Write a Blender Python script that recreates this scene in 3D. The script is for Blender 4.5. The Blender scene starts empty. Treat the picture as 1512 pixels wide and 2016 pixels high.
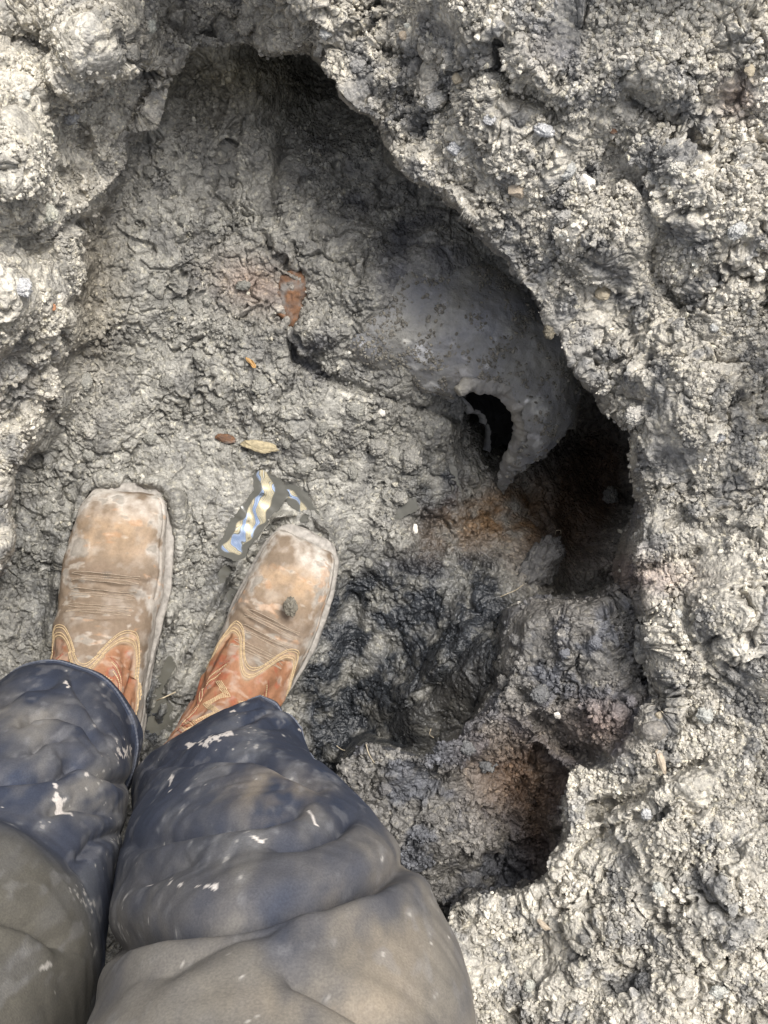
import bpy, bmesh, math, random
import numpy as np
from concurrent.futures import ThreadPoolExecutor
R = math.radians
rng = np.random.default_rng(7)
random.seed(7)
C = bpy.context.scene.collection

# ------------------------------------------------------------------ camera, sky, sun, exposure
H = 1.10                       # camera height above the pit floor (m)
FPX = 2100.0                   # focal length in photo pixels (photo 1512 x 2016)
cam_d = bpy.data.cameras.new('camera')
cam = bpy.data.objects.new('camera', cam_d); C.objects.link(cam)
cam.location = (0, 0, H); cam.rotation_euler = (0, 0, 0)
cam_d.sensor_fit = 'VERTICAL'; cam_d.sensor_height = 24; cam_d.lens = 24 * FPX / 2016
cam_d.clip_start = 0.01; cam_d.clip_end = 500
bpy.context.scene.camera = cam

SUN_EL, SUN_AZ = 60.0, 50.0    # azimuth counted from +X towards +Y
world = bpy.data.worlds.new('World'); bpy.context.scene.world = world
world.use_nodes = True
wn = world.node_tree; bg = wn.nodes['Background']
sky = wn.nodes.new('ShaderNodeTexSky'); sky.sky_type = 'NISHITA'; sky.sun_disc = False
sky.sun_elevation = R(SUN_EL); sky.sun_rotation = R(90 - SUN_AZ)
sky.dust_density = 3.0; sky.air_density = 1.0
hsv = wn.nodes.new('ShaderNodeHueSaturation'); hsv.inputs['Saturation'].default_value = .30   # thin high cloud
wn.links.new(sky.outputs[0], hsv.inputs['Color']); wn.links.new(hsv.outputs[0], bg.inputs[0]); bg.inputs[1].default_value = 0.145
sun_d = bpy.data.lights.new('sun', 'SUN'); sun_d.energy = 2.3; sun_d.angle = R(24)
sun_d.color = (1.0, 0.965, 0.91)
sun = bpy.data.objects.new('sun', sun_d); C.objects.link(sun)
sun.rotation_euler = (0, R(90 - SUN_EL), R(SUN_AZ)); sun.location = (2, 2, 3)
vs = bpy.context.scene.view_settings
vs.view_transform = 'Standard'; vs.look = 'None'; vs.gamma = 1; vs.use_curve_mapping = False
vs.exposure = 0.92

# ------------------------------------------------------------------ helpers
def W(px, py, z):              # a place seen at a photo pixel, at its real height z
    return ((px - 756) / FPX * (H - z), (1008 - py) / FPX * (H - z), z)

POOL = ThreadPoolExecutor(4)
def par(fn, *arrs, chunk=60000):
    n = len(arrs[0]); idx = list(range(0, n, chunk))
    res = list(POOL.map(lambda i: fn(*[a[i:i + chunk] for a in arrs]), idx))
    if isinstance(res[0], tuple): return tuple(np.concatenate([r[k] for r in res]) for k in range(len(res[0])))
    return np.concatenate(res)

U = np.uint32
def h3(ix, iy, iz, seed):
    h = (ix.astype(np.int64) * 374761393 + iy.astype(np.int64) * 668265263 + iz.astype(np.int64) * 1274126177 + seed * 974634777) & 0xFFFFFFFF
    h = h.astype(U); h ^= h >> U(15); h *= U(2246822519); h ^= h >> U(13); h *= U(3266489917); h ^= h >> U(16)
    return h
def _noise(P, seed):
    Pf = np.floor(P); F = (P - Pf).astype(np.float32); I = Pf.astype(np.int64)
    w = F * F * F * (F * (F * 6 - 15) + 10)
    out = np.zeros(len(P), np.float32)
    for dx in (0, 1):
        wx = w[:, 0] if dx else 1 - w[:, 0]
        for dy in (0, 1):
            wy = w[:, 1] if dy else 1 - w[:, 1]
            for dz in (0, 1):
                wz = w[:, 2] if dz else 1 - w[:, 2]
                h = h3(I[:, 0] + dx, I[:, 1] + dy, I[:, 2] + dz, seed)
                gx = (h & U(1023)).astype(np.float32) / 511.5 - 1
                gy = ((h >> U(10)) & U(1023)).astype(np.float32) / 511.5 - 1
                gz = ((h >> U(20)) & U(1023)).astype(np.float32) / 511.5 - 1
                out += wx * wy * wz * (gx * (F[:, 0] - dx) + gy * (F[:, 1] - dy) + gz * (F[:, 2] - dz))
    return out * 1.6
def noise(P, scale, seed=0): return par(lambda p: _noise(p / scale, seed), P)
def fbm(P, scale, seed=0, octaves=4, gain=.5):
    o = 0; a = 1
    for k in range(octaves): o = o + a * noise(P, scale / 2 ** k, seed + k * 17); a *= gain
    return o
def _worley(P, seed):
    I = np.floor(P).astype(np.int64); F = (P - I).astype(np.float32); n = len(P)
    f1 = np.full(n, 9, np.float32); f2 = np.full(n, 9, np.float32); idc = np.zeros(n, np.float32); til = np.zeros(n, np.float32)
    for dx in (-1, 0, 1):
        for dy in (-1, 0, 1):
            for dz in (-1, 0, 1):
                h = h3(I[:, 0] + dx, I[:, 1] + dy, I[:, 2] + dz, seed)
                x = dx + (h & U(1023)).astype(np.float32) / 1023 - F[:, 0]
                y = dy + ((h >> U(10)) & U(1023)).astype(np.float32) / 1023 - F[:, 1]
                z = dz + ((h >> U(20)) & U(1023)).astype(np.float32) / 1023 - F[:, 2]
                d = x * x + y * y + z * z
                m = d < f1
                f2 = np.where(m, f1, np.minimum(f2, d)); f1 = np.where(m, d, f1)
                hh = h * U(2654435761)
                idc = np.where(m, (hh >> U(8)).astype(np.float32) / 2 ** 24, idc)
                tt = x * ((hh & U(255)).astype(np.float32) / 127.5 - 1) + y * (((hh >> U(8)) & U(255)).astype(np.float32) / 127.5 - 1) + z * (((hh >> U(16)) & U(255)).astype(np.float32) / 127.5 - 1)
                til = np.where(m, tt, til)
    return np.sqrt(f1), np.sqrt(f2), idc, til
def worley(P, scale, seed=0): return par(lambda p: _worley(p / scale, seed), P, chunk=40000)
def sstep(x, a, b):
    t = np.clip((x - a) / (b - a), 0, 1); return t * t * (3 - 2 * t)
def inside(px, py, poly):
    c = np.zeros(px.shape, bool); n = len(poly)
    for i in range(n):
        x0, y0 = poly[i]; x1, y1 = poly[(i + 1) % n]
        if y0 == y1: continue
        c ^= ((y0 > py) != (y1 > py)) & (px < (x1 - x0) * (py - y0) / (y1 - y0) + x0)
    return c
def pldist(px, py, pl, closed=False):
    d = np.full(px.shape, 1e9); pts = list(pl) + ([pl[0]] if closed else [])
    for (x0, y0), (x1, y1) in zip(pts[:-1], pts[1:]):
        vx, vy = x1 - x0, y1 - y0
        t = np.clip(((px - x0) * vx + (py - y0) * vy) / (vx * vx + vy * vy + 1e-9), 0, 1)
        d = np.minimum(d, (px - x0 - t * vx) ** 2 + (py - y0 - t * vy) ** 2)
    return np.sqrt(d)
def shepard(px, py, pts, s=55.0):
    num = 0; den = 0
    for x, y, z in pts:
        w = 1.0 / ((px - x) ** 2 + (py - y) ** 2 + s * s) ** 2; num = num + w * z; den = den + w
    return num / den
def tag(o, label=None, cat=None, group=None, kind=None):
    if label: o['label'] = label
    if cat: o['category'] = cat
    if group: o['group'] = group
    if kind: o['kind'] = kind
    return o
def mesh_np(name, V, Fc, mat=None, parent=None, smooth=True, cols=None, attrs=None):
    me = bpy.data.meshes.new(name); V = np.asarray(V, np.float32)
    me.vertices.add(len(V)); me.vertices.foreach_set('co', V.ravel())
    Fc = [np.asarray(f, np.int32) for f in (Fc if isinstance(Fc, list) else [Fc]) if len(f)]
    tot = np.concatenate([np.full(len(f), f.shape[1], np.int32) for f in Fc]); idx = np.concatenate([f.ravel() for f in Fc])
    me.loops.add(len(idx)); me.loops.foreach_set('vertex_index', idx)
    me.polygons.add(len(tot)); st = np.concatenate([[0], np.cumsum(tot)[:-1]]).astype(np.int32)
    me.polygons.foreach_set('loop_start', st); me.polygons.foreach_set('loop_total', tot)
    me.polygons.foreach_set('use_smooth', np.full(len(tot), smooth))
    me.update(calc_edges=True); me.validate()
    if cols is not None:
        a = me.color_attributes.new('Col', 'FLOAT_COLOR', 'POINT')
        a.data.foreach_set('color', np.concatenate([cols, np.ones((len(cols), 1))], 1).astype(np.float32).ravel())
    for k, v in (attrs or {}).items():
        a = me.attributes.new(k, 'FLOAT', 'POINT'); a.data.foreach_set('value', np.asarray(v, np.float32))
    o = bpy.data.objects.new(name, me); C.objects.link(o)
    if mat: me.materials.append(mat)
    if parent: o.parent = parent
    return o
def gridfaces(nr, nc, wrap=False):
    i = np.arange(nr - 1)[:, None]; j = np.arange(nc if wrap else nc - 1)[None]
    j2 = (j + 1) % nc
    return np.stack([i * nc + j, i * nc + j2, (i + 1) * nc + j2, (i + 1) * nc + j], -1).reshape(-1, 4)

# ------------------------------------------------------------------ material builder
def newmat(name):
    m = bpy.data.materials.new(name); m.use_nodes = True
    return m, m.node_tree, m.node_tree.nodes['Principled BSDF']
def N(nt, t, **kw):
    n = nt.nodes.new(t)
    for k, v in kw.items():
        if k.startswith('i_'):
            n.inputs[int(k[2:]) if k[2:].isdigit() else k[2:].replace('_', ' ')].default_value = v
        else: setattr(n, k, v)
    return n
def mix(nt, fac, a, b, mode='MIX'):
    n = nt.nodes.new('ShaderNodeMix'); n.data_type = 'RGBA'; n.blend_type = mode
    for s, v in ((0, fac), (6, a), (7, b)):
        if hasattr(v, 'links') or isinstance(v, bpy.types.NodeSocket): nt.links.new(v, n.inputs[s])
        else: n.inputs[s].default_value = v if s == 0 else (*v, 1)
    return n.outputs[2]
def ramp(nt, src, p0, p1, c0=(0, 0, 0, 1), c1=(1, 1, 1, 1)):
    r = nt.nodes.new('ShaderNodeValToRGB'); r.color_ramp.elements[0].position = p0; r.color_ramp.elements[1].position = p1
    r.color_ramp.elements[0].color = c0; r.color_ramp.elements[1].color = c1
    nt.links.new(src, r.inputs[0]); return r.outputs[0]
def bump(nt, bsdf, src, strength, dist, prev=None):
    b = nt.nodes.new('ShaderNodeBump'); b.inputs['Strength'].default_value = strength; b.inputs['Distance'].default_value = dist
    nt.links.new(src, b.inputs['Height'])
    if prev is not None: nt.links.new(prev, b.inputs['Normal'])
    nt.links.new(b.outputs[0], bsdf.inputs['Normal']); return b.outputs[0]

def clay_material():
    m, nt, b = newmat('clay_soil'); L = nt.links.new
    at = N(nt, 'ShaderNodeAttribute', attribute_name='Col'); wet = N(nt, 'ShaderNodeAttribute', attribute_name='wet')
    tc = N(nt, 'ShaderNodeTexCoord')
    n1 = N(nt, 'ShaderNodeTexNoise', i_Scale=420.0, i_Detail=4.0, i_Roughness=.65); L(tc.outputs['Object'], n1.inputs['Vector'])
    v1 = N(nt, 'ShaderNodeTexVoronoi', i_Scale=330.0); L(tc.outputs['Object'], v1.inputs['Vector'])
    g = mix(nt, .75, at.outputs[0], ramp(nt, n1.outputs[0], .3, .72, (.50, .50, .52, 1), (1.35, 1.33, 1.3, 1)), 'MULTIPLY')
    # pale mineral grains
    sp = N(nt, 'ShaderNodeSeparateColor'); L(v1.outputs['Color'], sp.inputs[0])
    gr = ramp(nt, sp.outputs[0], .86, .93)
    g2 = mix(nt, gr, g, mix(nt, 1.0, g, (1.4, 1.38, 1.3), 'MULTIPLY'))
    L(g2, b.inputs['Base Color'])
    mr = N(nt, 'ShaderNodeMapRange'); L(wet.outputs['Fac'], mr.inputs[0]); mr.inputs[3].default_value = .62; mr.inputs[4].default_value = .22
    L(mr.outputs[0], b.inputs['Roughness'])
    b.inputs['Specular IOR Level'].default_value = .5
    wn_ = N(nt, 'ShaderNodeTexNoise', i_Scale=90.0, i_Detail=2.0); L(tc.outputs['Object'], wn_.inputs['Vector'])
    wv = N(nt, 'ShaderNodeMix', data_type='VECTOR'); wv.inputs[0].default_value = .012; L(tc.outputs['Object'], wv.inputs[4]); L(wn_.outputs['Color'], wv.inputs[5])
    v2 = N(nt, 'ShaderNodeTexVoronoi', i_Scale=170.0); L(wv.outputs[1], v2.inputs['Vector'])
    sm = N(nt, 'ShaderNodeAttribute', attribute_name='crumbly')
    mm = N(nt, 'ShaderNodeMath', operation='MULTIPLY'); L(v2.outputs['Distance'], mm.inputs[0]); L(sm.outputs['Fac'], mm.inputs[1])
    p = bump(nt, b, n1.outputs[0], .9, .0013)
    p = bump(nt, b, v1.outputs['Distance'], .6, -.0010, p)
    bump(nt, b, mm.outputs[0], .8, -.0030, p)
    return m
M_CLAY = clay_material()

# ------------------------------------------------------------------ the ground: one sheet of dug clay
STEP = 1.6
def axis(a, b, n0, far):
    core = np.arange(a, b, STEP); g = STEP * 1.12 ** np.arange(1, 200); o = np.cumsum(g); o = o[o < far]
    return np.concatenate([a - o[::-1], core, core[-1] + o])
pu = axis(-170, 1690, 0, 60000); qv = axis(-170, 2190, 0, 60000)
Q, Pp = np.meshgrid(qv, pu, indexing='ij'); shape = Pp.shape
p = Pp.ravel().astype(np.float64); q = Q.ravel().astype(np.float64)
pc = np.clip(p, -500, 2000); qc = np.clip(q, -500, 2600)

PIT = [(130,790),(138,700),(148,600),(158,520),(166,450),(205,405),(250,350),(258,290),(318,240),(330,195),(370,125),(420,100),(500,88),(560,118),(600,112),
       (640,160),(645,215),(738,250),(762,300),(790,350),(860,392),(903,422),(950,480),(1010,560),(1048,610),(1088,650),(1097,700),(1132,760),(1172,812),(1222,862),
       (1240,925),(1262,985),(1240,1040),(1232,1090),(1262,1150),(1290,1240),(1300,1370),(1250,1440),(1185,1480),(1110,1488),(1082,1560),(1090,1650),(1060,1735),
       (980,1755),(885,1770),(866,1850),(900,1930),(950,2100),(900,2450),(400,2600),(-200,2500),(-420,2100),(-450,1500),(-260,1240),(-30,1180),(10,1100),(6,1000),(20,930),(75,860)]
TER = [(1055,1195),(1012,1205),(992,1290),(975,1350),(930,1400),(885,1450),(830,1478),(740,1440),(690,1450),(650,1490),(625,1570),(640,1650),(690,1780),(835,1810),(880,1900),
       (900,2100),(900,2400),(2100,2500),(2100,1000),(1262,985),(1236,1085),(1225,1150),(1150,1185),(1100,1190)]
ZIN = [(250,1100,0),(600,1100,0),(450,900,.008),(300,700,.035),(290,400,.08),(300,300,.085),(250,500,.075),(200,620,.07),(160,800,.05),(450,350,.06),(400,200,.07),(500,180,.09),(450,140,.14),(540,150,.07),(360,260,.09),(610,150,-.06),(620,225,-.02),(700,330,.03),(800,400,.04),(600,480,.07),(590,590,.05),
       (640,650,.085),(500,600,.05),(720,560,.10),(850,520,.08),(900,620,.065),(1000,560,.04),(820,700,.06),(1000,680,.03),(930,760,.03),(1050,720,.0),(1100,780,-.14),(1150,860,-.22),(1000,850,-.22),(960,800,-.2),(1200,950,-.22),(700,770,.04),(600,720,.03),(880,840,.0),
       (820,900,.0),(900,940,-.01),(880,1020,-.02),(960,960,-.05),(1060,960,-.10),(1150,1040,-.13),(1220,1080,-.1),(1060,1090,-.02),(1030,1150,.02),(1130,1130,-.08),(750,1120,-.012),(850,1160,.01),(950,1090,-.02),(960,1190,.03),(900,1300,.07),(820,1380,.045),(960,1310,.10),(750,1270,-.03),(700,1340,-.05),(840,1230,-.01),
       (700,1400,-.05),(650,1300,0),(640,1500,-.02),(640,1600,-.05),(100,900,.03),(50,1050,.02),(60,1200,.01),(-200,1300,.05),(300,1500,0),(300,2000,0),(800,1900,-.02),(0,1600,0),(500,1250,0),(400,1350,-.004),(200,1000,0),(340,900,.008)]
ZTER = [(680,1520,.12),(720,1480,.14),(900,1490,.16),(1000,1300,.15),(960,1400,.155),(850,1650,.14),(760,1680,.10),(1000,1520,.11),(1050,1640,.08),(1040,1560,.08),(950,1740,.06),(880,1740,.05),(1080,1230,.14),(1200,1200,.16),(1150,1300,.18),(1200,1420,.20),(1270,1300,.17),(1090,1420,.17),(930,1590,.13)]
ZOUT = [(0,600,.27),(130,500,.15),(60,650,.15),(240,280,.13),(0,300,.30),(180,300,.16),(290,200,.13),(100,750,.12),(0,900,.12),(350,60,.14),(420,70,.125),(490,60,.13),(200,100,.28),(560,60,.18),(700,200,.22),(600,0,.26),(760,260,.21),(850,340,.23),(1000,200,.29),(1050,520,.22),(1150,680,.21),(1200,820,.19),(1280,960,.21),
        (1280,1150,.22),(1330,1300,.23),(1300,1450,.235),(1150,1560,.21),(1130,1700,.20),(1000,1830,.19),(930,1950,.2),(1200,1900,.24),(1400,300,.31),(1400,800,.27),(1500,1200,.28),(1350,1600,.27),(1500,1800,.29),(1300,2000,.28),(1500,0,.36),(1200,400,.265),(1000,0,.33),
        (-400,500,.42),(-400,1000,.40),(-500,-300,.45),(500,-400,.45),(1500,-400,.48),(2000,500,.46),(2000,1500,.44),(2000,2400,.46),(900,2500,.42),(0,2600,.42),(-500,2000,.42),(1320,70,.35),(1080,120,.33)]
zin = shepard(pc, qc, ZIN); zter = shepard(pc, qc, ZTER); zout = shepard(pc, qc, ZOUT, 70)

# px-space warp field (through a plain world-like coordinate) so that edges crumble
E = np.stack([p, q, np.zeros_like(p)], 1)
Ec = np.stack([pc, qc, np.zeros_like(p)], 1)
wob = noise(Ec, 90, 3) * 16 + noise(Ec, 34, 4) * 9
def sdf(poly):
    d = np.full(p.shape, 700.0); near = (p > -900) & (p < 2500) & (q > -900) & (q < 3000)
    pn, qn = p[near], q[near]
    dd = par(lambda a, b: pldist(a, b, poly, True), pn, qn)
    ins = inside(pn, qn, poly); d[near] = np.where(ins, -dd, dd); return d
sd = sdf(PIT)                  # positive on the rim
sdt = -sdf(TER)                # positive on the terrace
# overhang of the rim, in px at that place
def blob(cx, cy, rx, ry, rot=0):
    c, s = math.cos(R(rot)), math.sin(R(rot)); dx, dy = p - cx, q - cy
    u = (dx * c + dy * s) / rx; v = (-dx * s + dy * c) / ry
    return np.exp(-(u * u + v * v))
ov = 10 + 55 * blob(1190, 860, 130, 190) + 45 * blob(640, 190, 110, 110) + 30 * blob(1000, 560, 160, 160, 45) 
ov *= 1 - .9 * blob(1290, 1350, 120, 260) ; ov *= 1 - .75 * blob(430, 100, 130, 70); ov *= 1 - .95 * blob(140, 650, 140, 330); ov *= 1 - .9 * blob(310, 230, 130, 130)
band = 34 + 100 * blob(130, 640, 140, 230) + 10 * blob(390, 110, 110, 90) + 34 * blob(1290, 1250, 70, 220) + 30 * blob(60, 900, 80, 80)+ 40*blob(1090,1780,150,80) + 45*blob(1095,1600,60,130)
sw = sd + wob * .9
st = sstep(sw - ov, -band * .5, band * .5)
band2 = 34 + 40 * blob(980, 1300, 70, 110) + 40 * blob(1150, 1200, 120, 60)
swt = sdt + wob * .8
ovt = 8 + 18 * blob(900, 1440, 200, 60) + 16 * blob(650, 1540, 60, 90)
stt = sstep(swt - ovt, -band2 * .5, band2 * .5)
z = zin + (zter - zin) * stt
z = z + (zout - z) * st

def dent(pl, r, depth):
    global z
    d = par(lambda a, b: pldist(a, b, pl), p, q); z = z - depth * np.exp(-(d / r) ** 2)
# furrows, spade cuts and hollows of the dug clay
dent([(438,300),(470,255),(540,235)], 9, .010)
dent([(560,270),(545,360),(548,440)], 10, .012)
dent([(520,460),(545,510),(600,545),(600,590),(572,640)], 8, .012)
dent([(545,560),(575,565),(572,610)], 20, .006)
dent([(566,650),(580,710),(640,745),(720,770),(800,790),(890,830)], 9, .014)
dent([(990,90),(1000,180),(1060,200),(1095,215)], 16, .03)
dent([(1240,190),(1330,260),(1420,330)], 18, .025)
dent([(1292,420),(1280,520),(1350,620)], 16, .02)
dent([(760,95),(870,120),(900,240)], 14, .015)
dent([(1285,1210),(1292,1300),(1300,1400)], 20, .022)
dent([(1180,1600),(1260,1570),(1300,1520),(1400,1500)], 14, .03)
dent([(1120,1720),(1180,1640),(1300,1600)], 9, .012)
dent([(1060,1420),(1120,1480),(1180,1500)], 15, .03)
dent([(1440,1880),(1512,1840)], 18, .03)
dent([(0,75),(60,90),(120,100)], 24, .03)
dent([(120,350),(140,370)], 18, .02)
dent([(1200,1130),(1290,1110),(1380,1080)], 10, .012)
dent([(0,850),(60,800),(120,780)], 14, .01)
dent([(760,1420),(860,1350),(960,1230)], 12, .012)
dent([(700,1180),(690,1300),(680,1360)], 20, .012)
dent([(950,790),(1000,820),(1000,890)], 26, .12)
# puddle basins
PUD = [[(515,935),(528,965),(508,1005),(478,1050),(462,1075)], [(530,965),(575,970),(605,1010)], [(440,1125),(448,1170)]]
for pl in PUD[:2]: dent(pl, 20, .014)
dent(PUD[2], 12, .007)
dent([(330,1330),(300,1440)], 20, .010); dent([(690,1180),(660,1230)], 16, .008)
# wet clay squeezed up round the soles
BOOTS = [[(175,968),(215,950),(310,955),(340,985),(346,1080),(335,1170),(305,1290),(270,1440),(130,1440),(106,1300),(114,1190),(135,1080)],
         [(545,1027),(600,1017),(643,1050),(652,1090),(622,1200),(560,1340),(480,1460),(290,1480),(350,1350),(425,1210),(482,1110)]]
for pl in BOOTS:
    nb = (p > 0) & (p < 800) & (q > 850) & (q < 1600); a_, b_ = p[nb], q[nb]
    ds = pldist(a_, b_, pl, True); ds = np.where(inside(a_, b_, pl), -ds, ds)
    rg_ = np.exp(-((ds - 9) / 11) ** 2) * (.013 + .012 * noise(Ec[nb], 45, 66)); z[nb] += np.where(ds > -22, rg_, 0) - .008 * sstep(-ds, 14, 40)
# footprints pressed flat under the boots
foot = np.maximum(blob(235, 1200, 150, 330), blob(470, 1260, 120, 330, 28))

BX, BY = (p - 756) / FPX, (1008 - q) / FPX
gy, gx = np.gradient(sd.reshape(shape), qv, pu)
gl = np.sqrt(gx ** 2 + gy ** 2) + 1e-6
sh_ = (ov * sstep(sw - ov, -band * .5, band * .6) * np.exp(-(np.maximum(sd, 0) / 170) ** 2))
dpx = -gx.ravel() / gl.ravel() * sh_; dqx = -gy.ravel() / gl.ravel() * sh_
gy, gx = np.gradient(sdt.reshape(shape), qv, pu); gl = np.sqrt(gx ** 2 + gy ** 2) + 1e-6
sh_ = ovt * stt * np.exp(-(np.maximum(sdt, 0) / 120) ** 2) * (1 - st)
dpx -= gx.ravel() / gl.ravel() * sh_; dqx -= gy.ravel() / gl.ravel() * sh_
X = (p + dpx - 756) / FPX * (H - z); Y = (1008 - q - dqx) / FPX * (H - z)
V = np.stack([X, Y, z], 1)
def normals(V):
    G = V.reshape(shape[0], shape[1], 3); du = np.gradient(G, axis=1); dv = np.gradient(G, axis=0)
    n = np.cross(dv, du).reshape(-1, 3)
    return n / (np.linalg.norm(n, axis=1, keepdims=True) + 1e-12)
Nn = normals(V)
_G = V.reshape(shape[0], shape[1], 3)
stretch = np.maximum(np.linalg.norm(np.gradient(_G, axis=0), axis=2), np.linalg.norm(np.gradient(_G, axis=1), axis=2)).ravel()
core = (p > -260) & (p < 1780) & (q > -260) & (q < 2280)
ix = np.where(core)[0]; Vc = V[ix]
# how crumbly each place is
smooth = np.clip(1.1 * blob(960, 640, 150, 90, 30) + .9 * blob(820, 560, 70, 120, 20) + .7 * blob(860, 1400, 130, 60, -30) + .7 * blob(560, 330, 40, 80) + .7 * blob(1130, 700, 30, 40)
                 + .5 * blob(640, 820, 25, 90, 35) + .6 * blob(700, 960, 20, 70, 35) + .75 * blob(1130, 1660, 40, 120, 10) + .6 * blob(1400, 1100, 70, 60) + .6 * blob(380, 940, 80, 50) + .7 * blob(1190, 1060, 28, 110, 20)
                 + sum(.8 * blob(cx_, cy_, ra_, rb_, ro_) for cx_, cy_, ra_, rb_, ro_ in [(880,60,30,45,0),(1240,330,40,26,30),(1180,630,50,60,40),(1430,450,55,38,20),(700,230,50,30,40),(1450,1130,50,38,0),(60,560,50,30,60),(200,120,45,24,-40),(1380,1540,55,44,10),(1100,1880,60,30,-20),(1340,880,45,26,70),(30,260,40,50,0),(960,1900,50,24,10),(1010,210,26,40,0)])
                 + .6 * blob(820,700,70,50) + .95 * blob(500, 1000, 55, 85, 20) + .9 * blob(585, 985, 50, 35) + .6 * blob(870, 955, 30, 40) + .6 * blob(790, 1240, 90, 150, 30), 0, .93)[ix]
rim = sstep(np.maximum(st, 0), .3, .8)[ix]; ter = sstep(stt, .3, .8)[ix] * (1 - rim)
fm = foot[ix]
rough = (.62 + .38 * rim + .2 * ter) * (1 - smooth) * (1 - .45 * fm)
sc_ = stretch[ix]
at = lambda size: np.clip(size / (6.5 * sc_) - .25, 0, 1)      # keeps relief no finer than the sheet can carry on steep banks
warp = np.stack([noise(Vc, .018, 11), noise(Vc, .018, 12), noise(Vc, .018, 13)], 1) * .007
warp += np.stack([noise(Vc, .005, 14), noise(Vc, .005, 15), noise(Vc, .005, 16)], 1) * .0022
Vw = Vc + warp
big = fbm(Vc, .16, 20, 4)
d = big * .016 * (.35 + .65 * rough)
f1, f2, idP, tl = worley(Vw + warp, .075, 30)
d += rough * at(.04) * (.007 * (idP - .5) + .010 * tl - .015 * np.exp(-(f2 - f1) / .045) * sstep(noise(Vc, .06, 40), -.1, .35))
f1, f2, idL, tl = worley(Vw, .034, 31)
m1 = sstep(noise(Vc, .07, 41), -.35, .35)
d += rough * m1 * at(.018) * (.0045 * (1 - np.minimum(f1, 1) ** 2) + .006 * (idL - .5) + .006 * tl - .010 * np.exp(-(f2 - f1) / .06) * sstep(noise(Vc, .04, 44), -.2, .3))
f1m, f2m, idM, tl = worley(Vw, .0155, 32)
m2 = sstep(noise(Vc, .035, 42), -.35, .25)
d += rough * m2 * at(.008) * (.0032 * (1 - np.minimum(f1m, 1) ** 2) + .0050 * (idM - .5) + .0060 * tl - .0035 * np.exp(-(f2m - f1m) / .07))
f1s, f2s, idS, tl = worley(Vc + warp * .5, .0068, 33)
m3 = .35 + .65 * sstep(noise(Vc, .025, 43), -.3, .3)
d += (rough * .8 * m3 + .08) * at(.004) * (.0026 * (1 - np.minimum(f1s, 1) ** 2) + .0030 * (idS - .5) + .0026 * tl - .0016 * np.exp(-(f2s - f1s) / .08))
f1x, f2x, idX, tl = worley(Vc + warp * .3, .0030, 34)
d += (rough * 1.0 + .06) * at(.002) * (.0017 * (1 - np.minimum(f1x, 1) ** 2) + .0020 * (idX - .5) + .0013 * tl)
f1h, _, idH, _ = worley(Vw, .030, 35)                             # open holes between crumbs
d -= rough * at(.01) * .013 * np.exp(-(f1h / .17) ** 2) * (idH > .45)
# open cracks in the drying clay
cr = np.abs(fbm(Vc, .05, 51, 3)); ck = np.exp(-(cr / .03) ** 2) * sstep(noise(Vc, .06, 52), -.1, .4)
d -= ck * .0045 * (1 - .5 * smooth) * at(.008)
d += fbm(Vc, .006, 61, 2, .6) * .0007
V[ix] += Nn[ix] * d[:, None]
# beyond the edges of the dug area: gentle lumps
io = np.where(~core)[0]; V[io, 2] += (noise(V[io], .35, 71) * .03).clip(-.05, .05)

# ---- colour of the clay, plus shade painted into the cave and pipe hollow
col = np.zeros((len(p), 3))
def lay(c, m):
    global col
    m = np.clip(m, 0, 1)[:, None]; col = col * (1 - m) + np.array(c)[None] * m
Vall = V
nA = fbm(Vall, .09, 81, 4); nB = fbm(Vall, .03, 82, 4); nC = fbm(Vall, .012, 83, 3)
st_a = sstep(st, .3, .8)
lay((.282, .272, .242), np.ones_like(p))
lay((.165, .161, .150), sstep(nB, -.05, .5) * .7)
lay((.445, .418, .362), st_a)
lay((.35, .33, .29), st_a * sstep(nA, .0, .5) * .7)
lay((.225, .222, .215), st_a * sstep(nB + .5 * nA, .08, .5) * .75)
lay((.125, .123, .120), st_a * sstep(nB + .5 * nC + .3 * nA, .42, .8) * .75)
lay((.50, .47, .40), st_a * blob(0, 300, 260, 420) * .6)
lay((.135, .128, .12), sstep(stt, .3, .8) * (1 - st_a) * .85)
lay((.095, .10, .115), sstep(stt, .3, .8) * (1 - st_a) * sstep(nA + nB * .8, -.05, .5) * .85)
lay((.13, .115, .075), blob(480, 150, 200, 90) * .9 * (1 - st_a))
lay((.18, .155, .115), blob(180, 560, 60, 200) * .7 * (1 - st_a))
lay((.17, .17, .18), np.clip(blob(960, 640, 170, 90, 30) + blob(820, 540, 70, 110, 10), 0, 1) * (.6 + .5 * nB))
lay((.09, .09, .095), np.clip(blob(600, 700, 60, 50) + blob(760, 430, 160, 60, 35), 0, 1) * (.5 + nB))
wetm = np.clip(1.3 * blob(780, 1220, 110, 150, 35) + 1.2 * blob(700, 1400, 90, 130) + 1.2 * blob(880, 1330, 160, 90, -35) + .8 * blob(900, 1180, 100, 70, -40) + .9 * blob(870, 960, 70, 80) + .5 * blob(430, 1160, 40, 60) + .8 * blob(300, 1420, 40, 140) + .5 * blob(640, 1250, 90, 120)
               + .5 * blob(80, 1150, 70, 160) + .6 * blob(640, 1550, 30, 120) + .5 * blob(900,800,60,40) + .7 * blob(830, 1300, 160, 120, -35), 0, 1) * (1 - sstep(stt, .3, .8)) * (1 - st_a)
lay((.026, .029, .034), np.clip(wetm * 1.25, 0, 1) * np.clip(1.0 + .8 * nB, 0, 1))
lay((.055, .052, .046), blob(880, 1380, 110, 50, -35) * (1 - sstep(stt, .3, .8)) * .8)
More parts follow.
